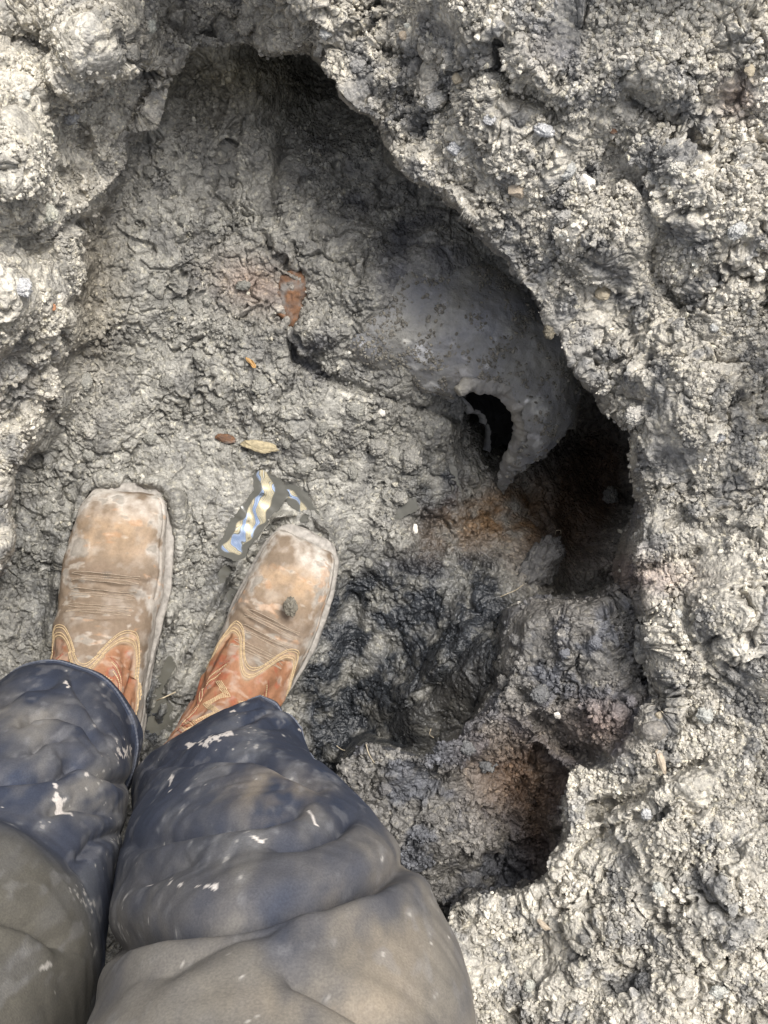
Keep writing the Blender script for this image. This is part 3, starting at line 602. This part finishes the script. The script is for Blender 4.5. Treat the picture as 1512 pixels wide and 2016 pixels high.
def leg(keys, folds, seed, bottom, hemcut):
    nz, na = 760, 420
    t = np.linspace(0, len(keys) - 1, nz); K = catmull(keys, t)
    a = np.linspace(0, 2 * np.pi, na, endpoint=False); A, _ = np.meshgrid(a, t); Kx = K[:, None, :]
    x = Kx[..., 1] + Kx[..., 3] * np.cos(A); y = Kx[..., 2] + Kx[..., 4] * np.sin(A) - hemcut * np.clip(-np.cos(A) + .35, 0, 1) * np.clip(np.sin(A), 0, 1) * np.exp(-(Kx[..., 0] - keys[0][0]) / .07)
    zz = Kx[..., 0] + bottom(A) * np.exp(-(Kx[..., 0] - keys[0][0]) / .05)
    G = np.stack([x, y, zz], -1); Nr = np.stack([np.cos(A), np.sin(A), np.zeros_like(A)], -1)
    px = (756 + FPX * x / (H - zz)).ravel(); py = (1008 - FPX * y / (H - zz)).ravel(); front = sstep(np.sin(A), -.5, .1)
    d = np.zeros(px.shape)
    for pl, amp, w in folds:
        pl = np.array(pl, float); dd = np.full(px.shape, 1e9); sgn = np.zeros(px.shape); tt = np.zeros(px.shape)
        for k_ in range(len(pl) - 1):
            v = pl[k_ + 1] - pl[k_]; L2 = (v ** 2).sum(); u = np.clip(((px - pl[k_, 0]) * v[0] + (py - pl[k_, 1]) * v[1]) / L2, 0, 1)
            ex, ey = px - pl[k_, 0] - u * v[0], py - pl[k_, 1] - u * v[1]; e2 = np.hypot(ex, ey); m = e2 < dd
            dd = np.where(m, e2, dd); sgn = np.where(m, np.sign(v[0] * ey - v[1] * ex) * e2, sgn); tt = np.where(m, (k_ + u) / (len(pl) - 1), tt)
        env = sstep(tt, -.01, .18) * (1 - .8 * sstep(tt, .85, 1.01)); env = .35 + .65 * env
        env = env * np.exp(-(np.maximum(dd - np.abs(sgn), 0) / w) ** 2)
        d += amp * env * (-.45 * np.exp(-(sgn / w) ** 2) - .6 * np.exp(-np.abs(sgn) / (.75 * w)) + .12 * np.exp(-((sgn + 2.2 * w) / (1.6 * w)) ** 2) + .24 * np.exp(-((sgn - 1.7 * w) / (1.5 * w)) ** 2))
    d = d.reshape(A.shape) * front
    Pf = G.reshape(-1, 3) + seed
    q_ = Pf @ np.array([[.8, .2, .5], [.2, 1, 0], [-.9, .1, 1.6]])
    d += (noise(q_, .12, 5) * .0020 + noise(q_, .05, 6) * .0007 + noise(q_, .022, 8) * .0007).reshape(A.shape)
    low = np.exp(-(zz - keys[0][0]) / .06); d += low * (noise(np.stack([Pf[:, 0], Pf[:, 1], Pf[:, 2] * .5], 1), .035, 9) * .0035).reshape(A.shape)
    hz = Kx[..., 0] - keys[0][0]; d += .0016 * (1 - sstep(hz, .0165, .0185)) - .0012 * np.exp(-((hz - .0175) / .0012) ** 2)     # turned-up hem
    G = G + Nr * d[..., None]
    for hh in (.0148, .0162):
        r0 = int(np.argmin(np.abs(K[:, 0] - keys[0][0] - hh))); Cn = G[r0] + Nr[r0] * .0003; Tg = np.roll(Cn, -1, 0) - np.roll(Cn, 1, 0); Tg /= np.linalg.norm(Tg, axis=1, keepdims=True)
        Bn = np.cross(Tg, Nr[r0]); rr = (.0005 * (1 + .5 * np.sin(np.arange(na) * 2.1)))[:, None]
        ring = np.stack([Cn + rr * (math.cos(k * 1.2566) * Nr[r0] + math.sin(k * 1.2566) * Bn) for k in range(5)], 1)
        fa = gridfaces(na, 5, True); fw = np.stack([(na - 1) * 5 + np.arange(5), (na - 1) * 5 + (np.arange(5) + 1) % 5, (np.arange(5) + 1) % 5, np.arange(5)], 1)
        HEMS.append((ring.reshape(-1, 3), np.concatenate([fa, fw])))
    inner = G[:1] - Nr[:1] * .0022 + [0, 0, .001]; inner2 = inner - Nr[:1] * .002 + [0, 0, .035]
    G = np.concatenate([inner2, inner, G]); px = np.concatenate([px[:na], px[:na], px]); py = np.concatenate([py[:na], py[:na], py])
    Pt = G.reshape(-1, 3); Pg = Pt * [1, 1, .33]; n1 = fbm(Pg, .09, 21 + int(seed * 10), 4); n2 = fbm(Pg, .03, 22, 4); n3 = fbm(Pg, .008, 23, 3); n4 = fbm(Pg, .0028, 25, 2); ns = fbm(np.stack([Pg[:, 0] * .4 + Pg[:, 2] * .5, Pg[:, 1], Pg[:, 2] * 1.5], 1), .02, 24, 3)
    cb = np.tile(np.array([.028, .035, .056]), (len(Pg), 1))
    def ly(c, m):
        nonlocal cb
        m = np.clip(m, 0, 1)[:, None]; cb = cb * (1 - m) + np.array(c) * m
    g = lambda cx, cy, rx, ry: np.exp(-((px - cx) / rx) ** 2 - ((py - cy) / ry) ** 2)
    z_ = Pt[:, 2]
    ly((.052, .058, .080), np.clip(.35 + .6 * n1, 0, 1) * sstep(z_, .14, .3))
    ly((.12, .125, .14), sstep(n2 + .5 * n1, .05, .7) * .5)
    if seed > .5: brown = sstep(py - (1960 - .36 * px) + 170 * n1 + 70 * n2, -300, 260) * np.clip(.85 + .5 * n2, 0, 1)
    else: brown = np.maximum(sstep(z_ + .03 * n1, .47, .53), 0)
    ly((.175, .155, .125) if seed > .5 else (.095, .087, .070), brown * .88)
    ly((.11, .108, .11), brown * sstep(n2 + n1 * .5, 0, .6) * .35)
    ly((.20, .185, .165), np.clip(g(150, 1560, 140, 70) * (.6 + n2 * 1.5) + g(60, 1410, 110, 60) * (.6 + n2), 0, 1) * .75 * (seed < .5))
    ly((.23, .19, .145), np.clip(g(530, 1560, 90, 40) * (.4 + n2 * 1.6) + g(660, 1980, 160, 40) * (.5 + n2) + g(760, 1850, 90, 140) * (.4 + n2), 0, 1) * .7 * (seed > .5))
    ly((.24, .235, .24), sstep(ns + .5 * n3, .42, .8) * .22)
    ly((.50, .47, .43), sstep(n3 + .35 * n2, .95, 1.05) * .6)
    ly((.26, .26, .27), sstep(n3 * .8 + n2 * .5, .3, .8) * .28 * (1 - .8 * brown))
    ly((.52, .49, .45), sstep(n4 + .6 * n2 + .5 * n1, 1.2, 1.3) * .6)
    m = np.zeros(len(px)); fr = np.concatenate([np.zeros(2 * na), front.ravel()])
    for pl, r_ in STAIN:
        dd = pldist(px, py, pl if len(pl) > 1 else [pl[0], (pl[0][0] + 1, pl[0][1])]); m = np.maximum(m, sstep(.45 - dd / r_ + 1.3 * n3 + .6 * n4 + .3 * n2, .05, .18) * (dd < r_ * 1.8))
    ly((.62, .57, .53), m * fr * .92)
    return G, cb
HEMS = []; Gs, Cs, Fs, off = [], [], [], 0
for keys, folds, seed, bot in ((LEGR, FR, .8, lambda A: .012 * np.sin(A) + .006 * np.cos(2 * A)), (LEGL, FL, .2, lambda A: .012 * np.sin(A) - .006 * np.cos(2 * A))):
    G, cb = leg(keys, folds, seed, bot, .075 if seed > .5 else 0); Gs.append(G.reshape(-1, 3)); Cs.append(cb); Fs.append(gridfaces(G.shape[0], G.shape[1], True) + off); off += len(Gs[-1])
# hips joining the two legs, closed at the waist
t = np.linspace(0, 3, 40); K = catmull([(.86,-.18,-.365,.17,.10),(.92,-.18,-.385,.195,.125),(1.02,-.18,-.40,.185,.12),(1.10,-.18,-.41,.165,.11)], t)
a = np.linspace(0, 2 * np.pi, 120, endpoint=False); A, _ = np.meshgrid(a, t)
G = np.stack([K[:, None, 1] + K[:, None, 3] * np.cos(A), K[:, None, 2] + K[:, None, 4] * np.sin(A), np.repeat(K[:, :1], 120, 1)], -1)
G = np.concatenate([G[:1] * [1, 1, 1] * .02 + G[:1].mean(1, keepdims=True) * .98, G, G[-1:] * .02 + G[-1:].mean(1, keepdims=True) * .98])
Gs.append(G.reshape(-1, 3)); Cs.append(np.tile([.12, .115, .11], (G.size // 3, 1))); Fs.append(gridfaces(G.shape[0], 120, True) + off)
mesh_np('work_trousers', np.concatenate(Gs), np.concatenate(Fs), M_DENIM, person, cols=np.clip(np.concatenate(Cs), .01, .8))
trousers = [c for c in person.children if c.name.startswith('work_trousers')][0]
for hv, hf in HEMS: mesh_np('hem_stitching', hv, hf, M_HEM, trousers)

# ------------------------------------------------------------------ broken clay pipe in the bank
def pipe_material():
    m, nt, b = newmat('clay_smeared_pipe'); L = nt.links.new
    tc = N(nt, 'ShaderNodeTexCoord')
    n = N(nt, 'ShaderNodeTexNoise', i_Scale=26.0, i_Detail=6.0, i_Roughness=.62); L(tc.outputs['Object'], n.inputs['Vector'])
    n2 = N(nt, 'ShaderNodeTexNoise', i_Scale=240.0, i_Detail=7.0, i_Roughness=.7); L(tc.outputs['Object'], n2.inputs['Vector'])
    n3 = N(nt, 'ShaderNodeTexNoise', i_Scale=48.0, i_Detail=5.0); L(tc.outputs['Object'], n3.inputs['Vector'])
    at = N(nt, 'ShaderNodeAttribute', attribute_name='Col')
    c = mix(nt, ramp(nt, n.outputs[0], .35, .65), (.215, .217, .232), (.27, .26, .235))
    c = mix(nt, ramp(nt, n3.outputs[0], .64, .70), c, (.36, .35, .35))
    c = mix(nt, .7, c, at.outputs[0], 'MULTIPLY')
    c = mix(nt, .5, c, ramp(nt, n2.outputs[0], .3, .7, (.7, .7, .7, 1), (1.2, 1.2, 1.2, 1)), 'MULTIPLY')
    L(c, b.inputs['Base Color']); b.inputs['Roughness'].default_value = .55
    p_ = bump(nt, b, n2.outputs[0], .8, .0016); bump(nt, b, n.outputs[0], .8, .005, p_); return m
M_PIPE = pipe_material()
def sweep(path, rad, nS, nA, up=(0, 0, 1)):
    t = np.linspace(0, len(path) - 1, nS); P = catmull(path, t); r = catmull(np.array(rad)[:, None], t)[:, 0]
    T = np.gradient(P, axis=0); T /= np.linalg.norm(T, axis=1, keepdims=True)
    A = np.cross(np.tile(up, (nS, 1)), T); A /= np.linalg.norm(A, axis=1, keepdims=True); B = np.cross(T, A)
    th = np.linspace(0, 2 * np.pi, nA, endpoint=False)
    return P, r, T, A, B, th
PATH = [W(600, 590, -.012), W(740, 618, .006), W(870, 640, .014), W(980, 700, .010), W(1032, 785, -.008), W(1035, 860, -.040), W(1010, 925, -.085)]
P_, r_, T_, A_, B_, th_ = sweep(PATH, [.060, .067, .070, .065, .058, .049, .040], 300, 280)
Dr = A_[:, None] * np.cos(th_)[None, :, None] + B_[:, None] * np.sin(th_)[None, :, None]
Gp = P_[:, None] + Dr * r_[:, None, None]
fl = Gp.reshape(-1, 3); nz1 = _noise(fl / .03, 3).reshape(Gp.shape[:2]); nz2 = _noise(fl / .008, 4).reshape(Gp.shape[:2])
nz3 = _noise(fl / .055, 5).reshape(Gp.shape[:2])
Gp = Gp + Dr * (nz3 * .006 + nz1 * .0035 + nz2 * .0011)[..., None]
gpx = 756 + FPX * Gp[..., 0] / (H - Gp[..., 2]); gpy = 1008 - FPX * Gp[..., 1] / (H - Gp[..., 2])
HOLE = [(905,770),(945,745),(985,765),(1020,800),(1035,850),(1020,895),(985,945),(960,1010),(700,1010),(760,860),(860,800)]
facing = Dr[..., 2] > -.9
jag = nz2 * 9
TIP = [(1130,835),(1105,865),(1070,900),(1030,925),(1004,948),(960,1060),(1250,1060)]
hole = (inside(gpx + jag, gpy + jag, HOLE) & (Dr[..., 2] > -.25)) | inside(gpx + jag, gpy + jag, TIP)
keepv = ~hole
F4 = gridfaces(300, 280, True); kf = keepv.ravel()[F4].all(1); F4 = F4[kf]
u_, inv = np.unique(F4, return_inverse=True)
pipe = bpy.data.objects.new('broken_pipe', None); C.objects.link(pipe)
tag(pipe, 'smooth dark grey clay-smeared drain pipe broken open with a black hole under the bank', 'pipe')
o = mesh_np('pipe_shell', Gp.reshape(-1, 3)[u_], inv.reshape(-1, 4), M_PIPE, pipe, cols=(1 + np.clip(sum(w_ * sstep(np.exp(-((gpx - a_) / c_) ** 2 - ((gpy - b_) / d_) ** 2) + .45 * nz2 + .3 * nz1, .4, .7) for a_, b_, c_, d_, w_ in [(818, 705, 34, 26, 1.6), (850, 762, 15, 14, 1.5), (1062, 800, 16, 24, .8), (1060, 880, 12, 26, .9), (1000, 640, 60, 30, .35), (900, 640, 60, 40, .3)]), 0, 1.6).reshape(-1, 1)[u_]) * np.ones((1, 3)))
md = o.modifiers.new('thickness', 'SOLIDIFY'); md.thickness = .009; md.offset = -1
pm = keepv.ravel() & (Dr[..., 2].ravel() > 0); pi_ = np.where(pm)[0]
pw = sstep(_noise(fl[pi_] / .02, 12) + .6 * _noise(fl[pi_] / .007, 13) + 1.2 * np.clip(1 - (gpx.ravel()[pi_] - 690) / 110, 0, 1), .0, .5) + .03
pk = rng.choice(pi_, 9000, p=pw / pw.sum()); rr_ = .0006 + .0020 * rng.random(9000) ** 3
Qm, _ = np.linalg.qr(rng.normal(size=(9000, 3, 3)))
Pk = np.einsum('nij,nkj->nki', Qm, ICO[None] * rng.uniform(.7, 1.25, (9000, 12, 1)) * [1, 1, .6]) * rr_[:, None, None] + Gp.reshape(-1, 3)[pk][:, None]
tag(mesh_np('clay_crumbs', Pk.reshape(-1, 3), (ICF[None] + 12 * np.arange(9000)[:, None, None]).reshape(-1, 3), M_CLAY, pipe, smooth=False, cols=np.repeat(np.array([.215, .20, .17]) * rng.uniform(.7, 1.2, (9000, 1)), 12, 0)), kind='stuff')
M_PIPE_SHADE = plain('painted_pipe_shade', (.012, .012, .013), .5); o.data.materials.append(M_PIPE_SHADE); md.material_offset = 1; md.material_offset_rim = 0  # near-black inner face, shade inside the pipe put into its colour
# thick rough broken lip around the hole
def lip_tube(name, pts, rads, mat, parent, n=220, na=28, amp=.0016, cols=(1, 1, 1)):
    P1, r1, T1, A1, B1, t1 = sweep(pts, rads, n, na, up=(.1, .2, .97))
    D1 = A1[:, None] * np.cos(t1)[None, :, None] + B1[:, None] * np.sin(t1)[None, :, None]
    G1 = P1[:, None] + D1 * r1[:, None, None]; f_ = G1.reshape(-1, 3)
    G1 = G1 + D1 * (_noise(f_ / .012, 6) * amp * 1.6 + _noise(f_ / .004, 8) * amp * .6).reshape(n, na)[..., None]
    G1 = np.concatenate([np.repeat(P1[:1, None], na, 1), G1, np.repeat(P1[-1:, None], na, 1)])
    return mesh_np(name, G1.reshape(-1, 3), gridfaces(n + 2, na, True), mat, parent, cols=np.tile(cols, (G1.size // 3, 1)))
lip_tube('broken_rim', [W(903, 772, .066), W(934, 750, .060), W(988, 762, .053), W(1027, 800, .038), W(1037, 855, .008), W(1015, 905, -.020), W(990, 940, -.045)],
         [.005, .0100, .0115, .0125, .0140, .0130, .005], M_PIPE, pipe, amp=.0022, cols=(1.2, 1.14, 1.04))

# rusty iron fitting showing through the clay
M_RUST, nt, b = newmat('rusty_iron'); L = nt.links.new
tc = N(nt, 'ShaderNodeTexCoord'); n = N(nt, 'ShaderNodeTexNoise', i_Scale=120.0, i_Detail=6.0, i_Roughness=.7); L(tc.outputs['Object'], n.inputs['Vector'])
c = mix(nt, ramp(nt, n.outputs[0], .35, .6), (.075, .045, .032), (.17, .08, .035)); n4 = N(nt, 'ShaderNodeTexNoise', i_Scale=75.0, i_Detail=5.0); L(tc.outputs['Object'], n4.inputs['Vector']); c = mix(nt, ramp(nt, n4.outputs[0], .50, .70), c, (.17, .155, .14)); L(c, b.inputs['Base Color']); b.inputs['Roughness'].default_value = .7; bump(nt, b, n.outputs[0], .8, .002)
i, g0, _ = ground_at(565, 585)
Pz = float(np.median(V[[ground_at(a_, b_)[0] for a_, b_ in ((540, 560), (560, 600), (585, 560), (575, 620))], 2]))
th = np.linspace(0, 2 * np.pi, 90, endpoint=False); rr = np.linspace(0, 1, 30)
PX = np.array([(556,540),(580,530),(604,550),(596,592),(578,648),(560,630),(546,590),(548,560)], float)
oc = PX.mean(0); jr = 1 + .22 * _noise(np.stack([np.cos(th) * 3, np.sin(th) * 3, 0 * th], 1), 3) + .12 * _noise(np.stack([np.cos(th) * 9, np.sin(th) * 9, 0 * th], 1), 4); ang = np.arctan2(PX[:, 1] - oc[1], PX[:, 0] - oc[0]); rad = np.hypot(*(PX - oc).T); o_ = np.argsort(ang)
rad_t = np.interp(th, ang[o_], rad[o_], period=2 * np.pi) * jr
Gx = oc[0] + rr[:, None] * rad_t * np.cos(th) * 1.03; Gy = oc[1] + rr[:, None] * rad_t * np.sin(th) * 1.03
Gz = Pz - .0012 + .007 * np.sqrt(np.clip(1 - rr[:, None] ** 2, 0, 1)) + 0 * Gx - .004
G = np.stack([(Gx - 756) / FPX * (H - Gz), (1008 - Gy) / FPX * (H - Gz), Gz + _noise(np.stack([Gx.ravel() / 9, Gy.ravel() / 9, 0 * Gx.ravel()], 1), 3).reshape(Gx.shape) * .0016], -1)
G = np.concatenate([G, G[-1:] - [0, 0, .012]])
tag(mesh_np('rusty_fitting', G.reshape(-1, 3), gridfaces(len(G), 90, True), M_RUST), 'rusty orange-brown iron fitting poking through the grey clay in the middle of the pit', 'iron fitting')

# ------------------------------------------------------------------ stones, clods, chips, roots
def ico(sub):
    bm = bmesh.new(); bmesh.ops.create_icosphere(bm, subdivisions=sub, radius=1)
    v = np.array([x.co for x in bm.verts]); f = np.array([[w.index for w in x.verts] for x in bm.faces]); bm.free(); return v, f
ICV, ICFF = ico(5)
def stone(name, px, py, size, label, cat, color, group=None, shape_=(1, 1, .7), rot=0, rough_=.18, facet=.6, sink=.35, seed=None, mat=None, fine=.05):
    """size = half the width in photo pixels at that place"""
    i, g0, nn = ground_at(px, py); r = size / FPX * (H - g0[2]); sd_ = seed if seed is not None else int(px * 7 + py)
    rg = np.random.default_rng(sd_); v = ICV.copy(); dd = np.ones(len(v))
    for k in range(9 if facet > .95 else 12):                      # chop flat faces
        n_ = rg.normal(size=3); n_ /= np.linalg.norm(n_); h_ = rg.uniform(.42, .62) if facet > .95 else rg.uniform(.50, .85)
        t_ = v @ n_; dd = np.minimum(dd, np.where(t_ > 1e-3, 1 * (1 - facet) + facet * h_ / np.maximum(t_, 1e-3), 9))
    if name == 'clod':                                             # lumps and crumbs grown together
        q1, q2, _i, tl_ = _worley(v * 2.3 + sd_, 3); q3, q4, _j, tm_ = _worley(v * 6.5 + sd_, 4); q5, q6, _k, tn_ = _worley(v * 15 + sd_, 5)
        dd = dd * (1 + .16 * (_i - .5) + .16 * tl_ - .08 * np.exp(-(q2 - q1) / .06) + .09 * (_j - .5) + .10 * tm_ - .05 * np.exp(-(q4 - q3) / .08) + .045 * (_k - .5) + .045 * tn_)
    v = v * np.minimum(dd, 1.3)[:, None]
    v = v * (1 + rough_ * _noise(ICV * 1.3 + sd_, 3) + rough_ * .5 * _noise(ICV * 3.2 + sd_, 4) + fine * _noise(ICV * 9 + sd_, 5) + fine * .6 * _noise(ICV * 22 + sd_, 6))[:, None]
    v = v * shape_ * r; a_ = R(rot); v = v @ np.array([[math.cos(a_), math.sin(a_), 0], [-math.sin(a_), math.cos(a_), 0], [0, 0, 1]])
    off_ = g0 - [0, 0, 0] + np.array([0, 0, r * shape_[2] * (1 - 2 * sink)])
    kw = dict(cols=np.tile(color, (len(v), 1)) * (1 + .18 * _noise(ICV * 5 + sd_, 9) + .15 * _noise(ICV * 16 + sd_, 9))[:, None]) if mat is None else {}
    o = mesh_np(name, v, ICFF, mat or M_CLAY, **kw); o.location = off_
    return tag(o, label, cat, group)
M_PEB = plain('river_pebble', (.34, .29, .21), .6, 120, .5, .0004)
M_WHITE = plain('white_stone', (.66, .62, .55), .6, 240, .35, .0005)
M_TANST = plain('tan_stone', (.40, .33, .25), .7, 200, .5, .0006)
M_WOOD = plain('pale_wood', (.36, .30, .19), .8, 300, .6, .001)
M_BRICK = plain('orange_chip', (.34, .16, .08), .8, 200, .4, .0004)
stone('stone', 1160, 357, 22, 'bright white angular stone chip on the upper right bank', 'stone', None, shape_=(1, .95, .5), mat=M_WHITE, facet=1.0, rough_=.1)
stone('stone', 1018, 378, 21, 'tan triangular stone left of the bright white chip', 'stone', None, shape_=(1, 1, .6), mat=M_TANST, facet=1.0, rough_=.15)
stone('pebble', 1190, 580, 15, 'rounded cream pebble set in the bank below the white chip', 'pebble', None, mat=M_PEB, facet=.1)
stone('pebble', 1285, 1440, 25, 'round grey-brown pebble half sunk in the bank beside the reddish clay', 'pebble', (.20, .185, .165), facet=.1, rough_=.08, fine=.01, shape_=(1.1, .8, .7))
stone('pebble', 1294, 1404, 9, 'small yellowish pebble just above the grey-brown pebble', 'pebble', None, mat=M_PEB, facet=.1)
stone('pebble', 790, 74, 9, 'small orange-tan pebble near the top edge of the bank', 'pebble', None, mat=M_TANST, facet=.3)
stone('pebble', 904, 160, 11, 'small tan pebble in the upper bank beside a dark crack', 'pebble', None, mat=M_PEB, facet=.2)
stone('stone', 1478, 145, 13, 'pale yellow stone near the upper right corner', 'stone', None, mat=M_PEB, facet=.5)
stone('stone', 1300, 1500, 24, 'long tan stone sliver on the lower right bank', 'stone', None, mat=M_TANST, facet=.6, shape_=(.4, 1.1, .4), rot=20)
stone('stone', 1072, 1824, 17, 'thin pale tan shard on the low bank beside the trouser leg', 'stone', None, mat=M_TANST, facet=.7, shape_=(1.1, .4, .3), rot=-40)
stone('stone', 1097, 1413, 9, 'tiny square white stone on the dark terrace', 'stone', None, mat=M_WHITE, facet=1.0)
stone('clod', 1205, 978, 20, 'small grey clod stuck at the side of the dark hollow', 'clod', (.20, .19, .17), facet=.2, shape_=(.8, 1.2, .8))
stone('clod', 1062, 1112, 62, 'big elongated grey clod lying inside the dark brown hollow', 'clod', (.135, .130, .125), facet=.2, shape_=(.55, 1.15, .6), rot=-38, fine=.05, sink=.4)
stone('clod', 813, 905, 24, 'squarish light grey clod right of the puddle', 'clod', (.27, .26, .235), facet=.7, shape_=(.9, 1.1, .6))
stone('clod', 745, 885, 22, 'light grey clod just left of the squarish clod', 'clod', (.26, .25, .225), facet=.5)
stone('clod', 785, 985, 16, 'rounded grey clod at the edge of the black mud', 'clod', (.26, .25, .225), facet=.3)
stone('clod', 905, 800, 26, 'dark lumpy clod plugging the left side of the broken pipe mouth', 'clod', (.15, .148, .14), facet=.4, shape_=(.8, 1.3, .8))
stone('clod', 1080, 655, 13, 'knobbly brown clod wedged under the rim above the broken pipe', 'clod', (.17, .15, .11), facet=.2, shape_=(.9, 1.4, 1))
stone('wood_fragment', 510, 885, 42, 'knobbly pale yellow wood fragment lying in the clay between the boots and the pipe', 'wood fragment', None, shape_=(1, .3, .22), mat=M_WOOD, rot=-12, fine=.08)
stone('wood_fragment', 448, 868, 24, 'small rusty brown wood scrap left of the pale wood fragment', 'wood fragment', None, shape_=(1, .45, .25), mat=M_RUST, rot=-15, fine=.08)
stone('chip', 756, 817, 11, 'small white plaster chip in the clay right of the wood fragment', 'chip', None, shape_=(1, .8, .4), mat=M_WHITE, facet=.7)
stone('chip', 110, 605, 8, 'tiny orange brick chip on the left bank', 'chip', None, shape_=(.7, 1, .5), mat=M_BRICK, facet=.7)
stone('chip', 822, 1037, 9, 'tiny pale chip on the wet black mud', 'chip', None, shape_=(.6, 1.2, .5), mat=M_WHITE, facet=.5)
stone('chip', 1203, 262, 8, 'small reddish chip in the upper right bank', 'chip', None, mat=M_RUST, facet=.5)
# loose clods lying about
rgc = np.random.default_rng(21)
FLOOR = [(300,560),(352,610),(410,585),(462,655),(385,700),(330,745),(520,760),(590,800),(640,850),(700,805),(430,800),(355,812),(180,760),(250,820),(120,880),(170,905),(300,860),(560,700),(480,560),(430,450),(350,440),(300,330),(420,300),(560,870),(690,930),(850,860),(600,930),(90,1000),(60,1090),(380,1090),(400,1150),(700,1060),(720,1110),(660,1130)]
for k, (x_, y_) in enumerate(FLOOR):
    c_ = np.array([.25, .243, .215]) * rgc.uniform(.8, 1.15)
    stone('clod', x_ + rgc.uniform(-10, 10), y_ + rgc.uniform(-10, 10), rgc.uniform(8, 20), 'loose grey clod of crumbly clay on the pit floor', 'clod', c_, 'loose clods on the pit floor', shape_=(1, rgc.uniform(.6, 1), rgc.uniform(.35, .6)), rot=rgc.uniform(0, 180), facet=rgc.uniform(.2, .7), sink=.45)
BANK = [(60,180),(150,240),(90,420),(40,560),(230,180),(300,60),(480,50),(640,60),(720,140),(840,200),(900,300),(960,250),(1080,260),(1100,420),(1240,460),(1300,560),(1400,640),(1450,460),(1200,700),(1330,760),(1420,860),(1260,820),(1350,950),(1470,1040),(1340,1200),(1440,1330),(1380,1420),(1260,1600),(1150,1850),(1050,1950),(1300,1750),(1430,1800),(1250,1930),(1180,1760),(1400,1960),(1130,340),(1340,330),(850,110),(1000,1340),(1100,1290),(1180,1260),(1060,1350),(960,1500),(800,1520),(860,1600),(750,1560),(1240,1380),(1020,1260),(920,1470)]
for k, (x_, y_) in enumerate(BANK):
    i_ = ground_at(x_, y_)[0]; c_ = np.clip(col[i_], .12, .42) * rgc.uniform(.95, 1.2)
    stone('clod', x_ + rgc.uniform(-12, 12), y_ + rgc.uniform(-12, 12), rgc.uniform(9, 24), 'lumpy clod of dug clay on the banks around the pit', 'clod', c_, 'clods on the banks', shape_=(1, rgc.uniform(.65, 1), rgc.uniform(.45, .8)), rot=rgc.uniform(0, 180), facet=rgc.uniform(.2, .8), sink=.45, fine=.09)
# leaf
i, g0, nn = ground_at(491, 717); bm = bmesh.new()
pts = [(-.0055,.004),(-.0035,.0055),(-.001,.003),(.002,.001),(.0048,-.003),(.0045,-.0062),(.0015,-.0058),(-.001,-.002),(-.0045,.001)]
top = [bm.verts.new((x, y, .0022 + .0012 * math.sin(x * 700))) for x, y in pts]; bot = [bm.verts.new((x, y, .0015 + .0012 * math.sin(x * 700))) for x, y in pts]
bm.faces.new(top[::-1]); bm.faces.new(bot); n_ = len(pts)
for k in range(n_): bm.faces.new([top[k], top[(k + 1) % n_], bot[(k + 1) % n_], bot[k]])
bmesh.ops.recalc_face_normals(bm, faces=bm.faces)
me = bpy.data.meshes.new('leaf'); bm.to_mesh(me); bm.free(); me.materials.append(plain('dry_leaf', (.38, .22, .08), .7)); lf = bpy.data.objects.new('leaf', me); C.objects.link(lf); lf.location = g0
tag(lf, 'tiny dry orange leaf on the grey pit floor', 'leaf')
# hair roots and straw
M_ROOT = plain('pale_root', (.45, .38, .27), .8)
def root(px, py, pts, label, lift=.004, r=.0004, grp=None):
    _, g0, _ = ground_at(px, py); sc = (H - g0[2]) / FPX
    path = [(x * sc, -y * sc, lift * math.sin(math.pi * (k + .5) / len(pts))) for k, (x, y) in enumerate(pts)]
    o = lip_tube('root', path, [r] * len(path), M_ROOT, None, 60, 6, .00006); o.location = g0
    tag(o, label, 'root', grp)
root(672, 1470, [(-14, -6), (0, 2), (14, 0), (26, 6)], 'thin pale hair root lying on the terrace edge beside the trouser leg')
root(716, 1490, [(0, -22), (4, -8), (10, 4), (16, 14)], 'thin pale hair root running downwards on the terrace beside the first root')
root(844, 1448, [(0, -10), (-3, 0), (5, 8)], 'short curly root standing on the terrace edge')
root(1008, 1160, [(-24, 12), (-6, 3), (10, -4), (26, -14)], 'pale straw lying across the big clod in the hollow', lift=.01)
root(1097, 1050, [(-4, 4), (-4, -4), (4, -5), (7, 2)], 'small curled orange root in the brown hollow', lift=.01)
root(350, 1362, [(-30, 16), (-12, 6), (6, 0)], 'broken twig between the two boots', lift=.03, r=.0007)
# mud stuck on the boots
def blob_on(px, py, z, sx, sy, label, seed):
    v = ICV * (1 + .35 * _noise(ICV * 1.5 + seed, 3) + .2 * _noise(ICV * 4 + seed, 4) + .08 * _noise(ICV * 12 + seed, 4))[:, None] * [sx, sy, .003]
    o = mesh_np('mud_lump', v, ICFF, M_CLAY, cols=np.tile([.15, .135, .105], (len(v), 1))); o.location = W(px, py, z); tag(o, label, 'mud lump')
blob_on(572, 1194, .077, .006, .009, 'dark brown mud lump on the instep of the outward-turned boot', 3)
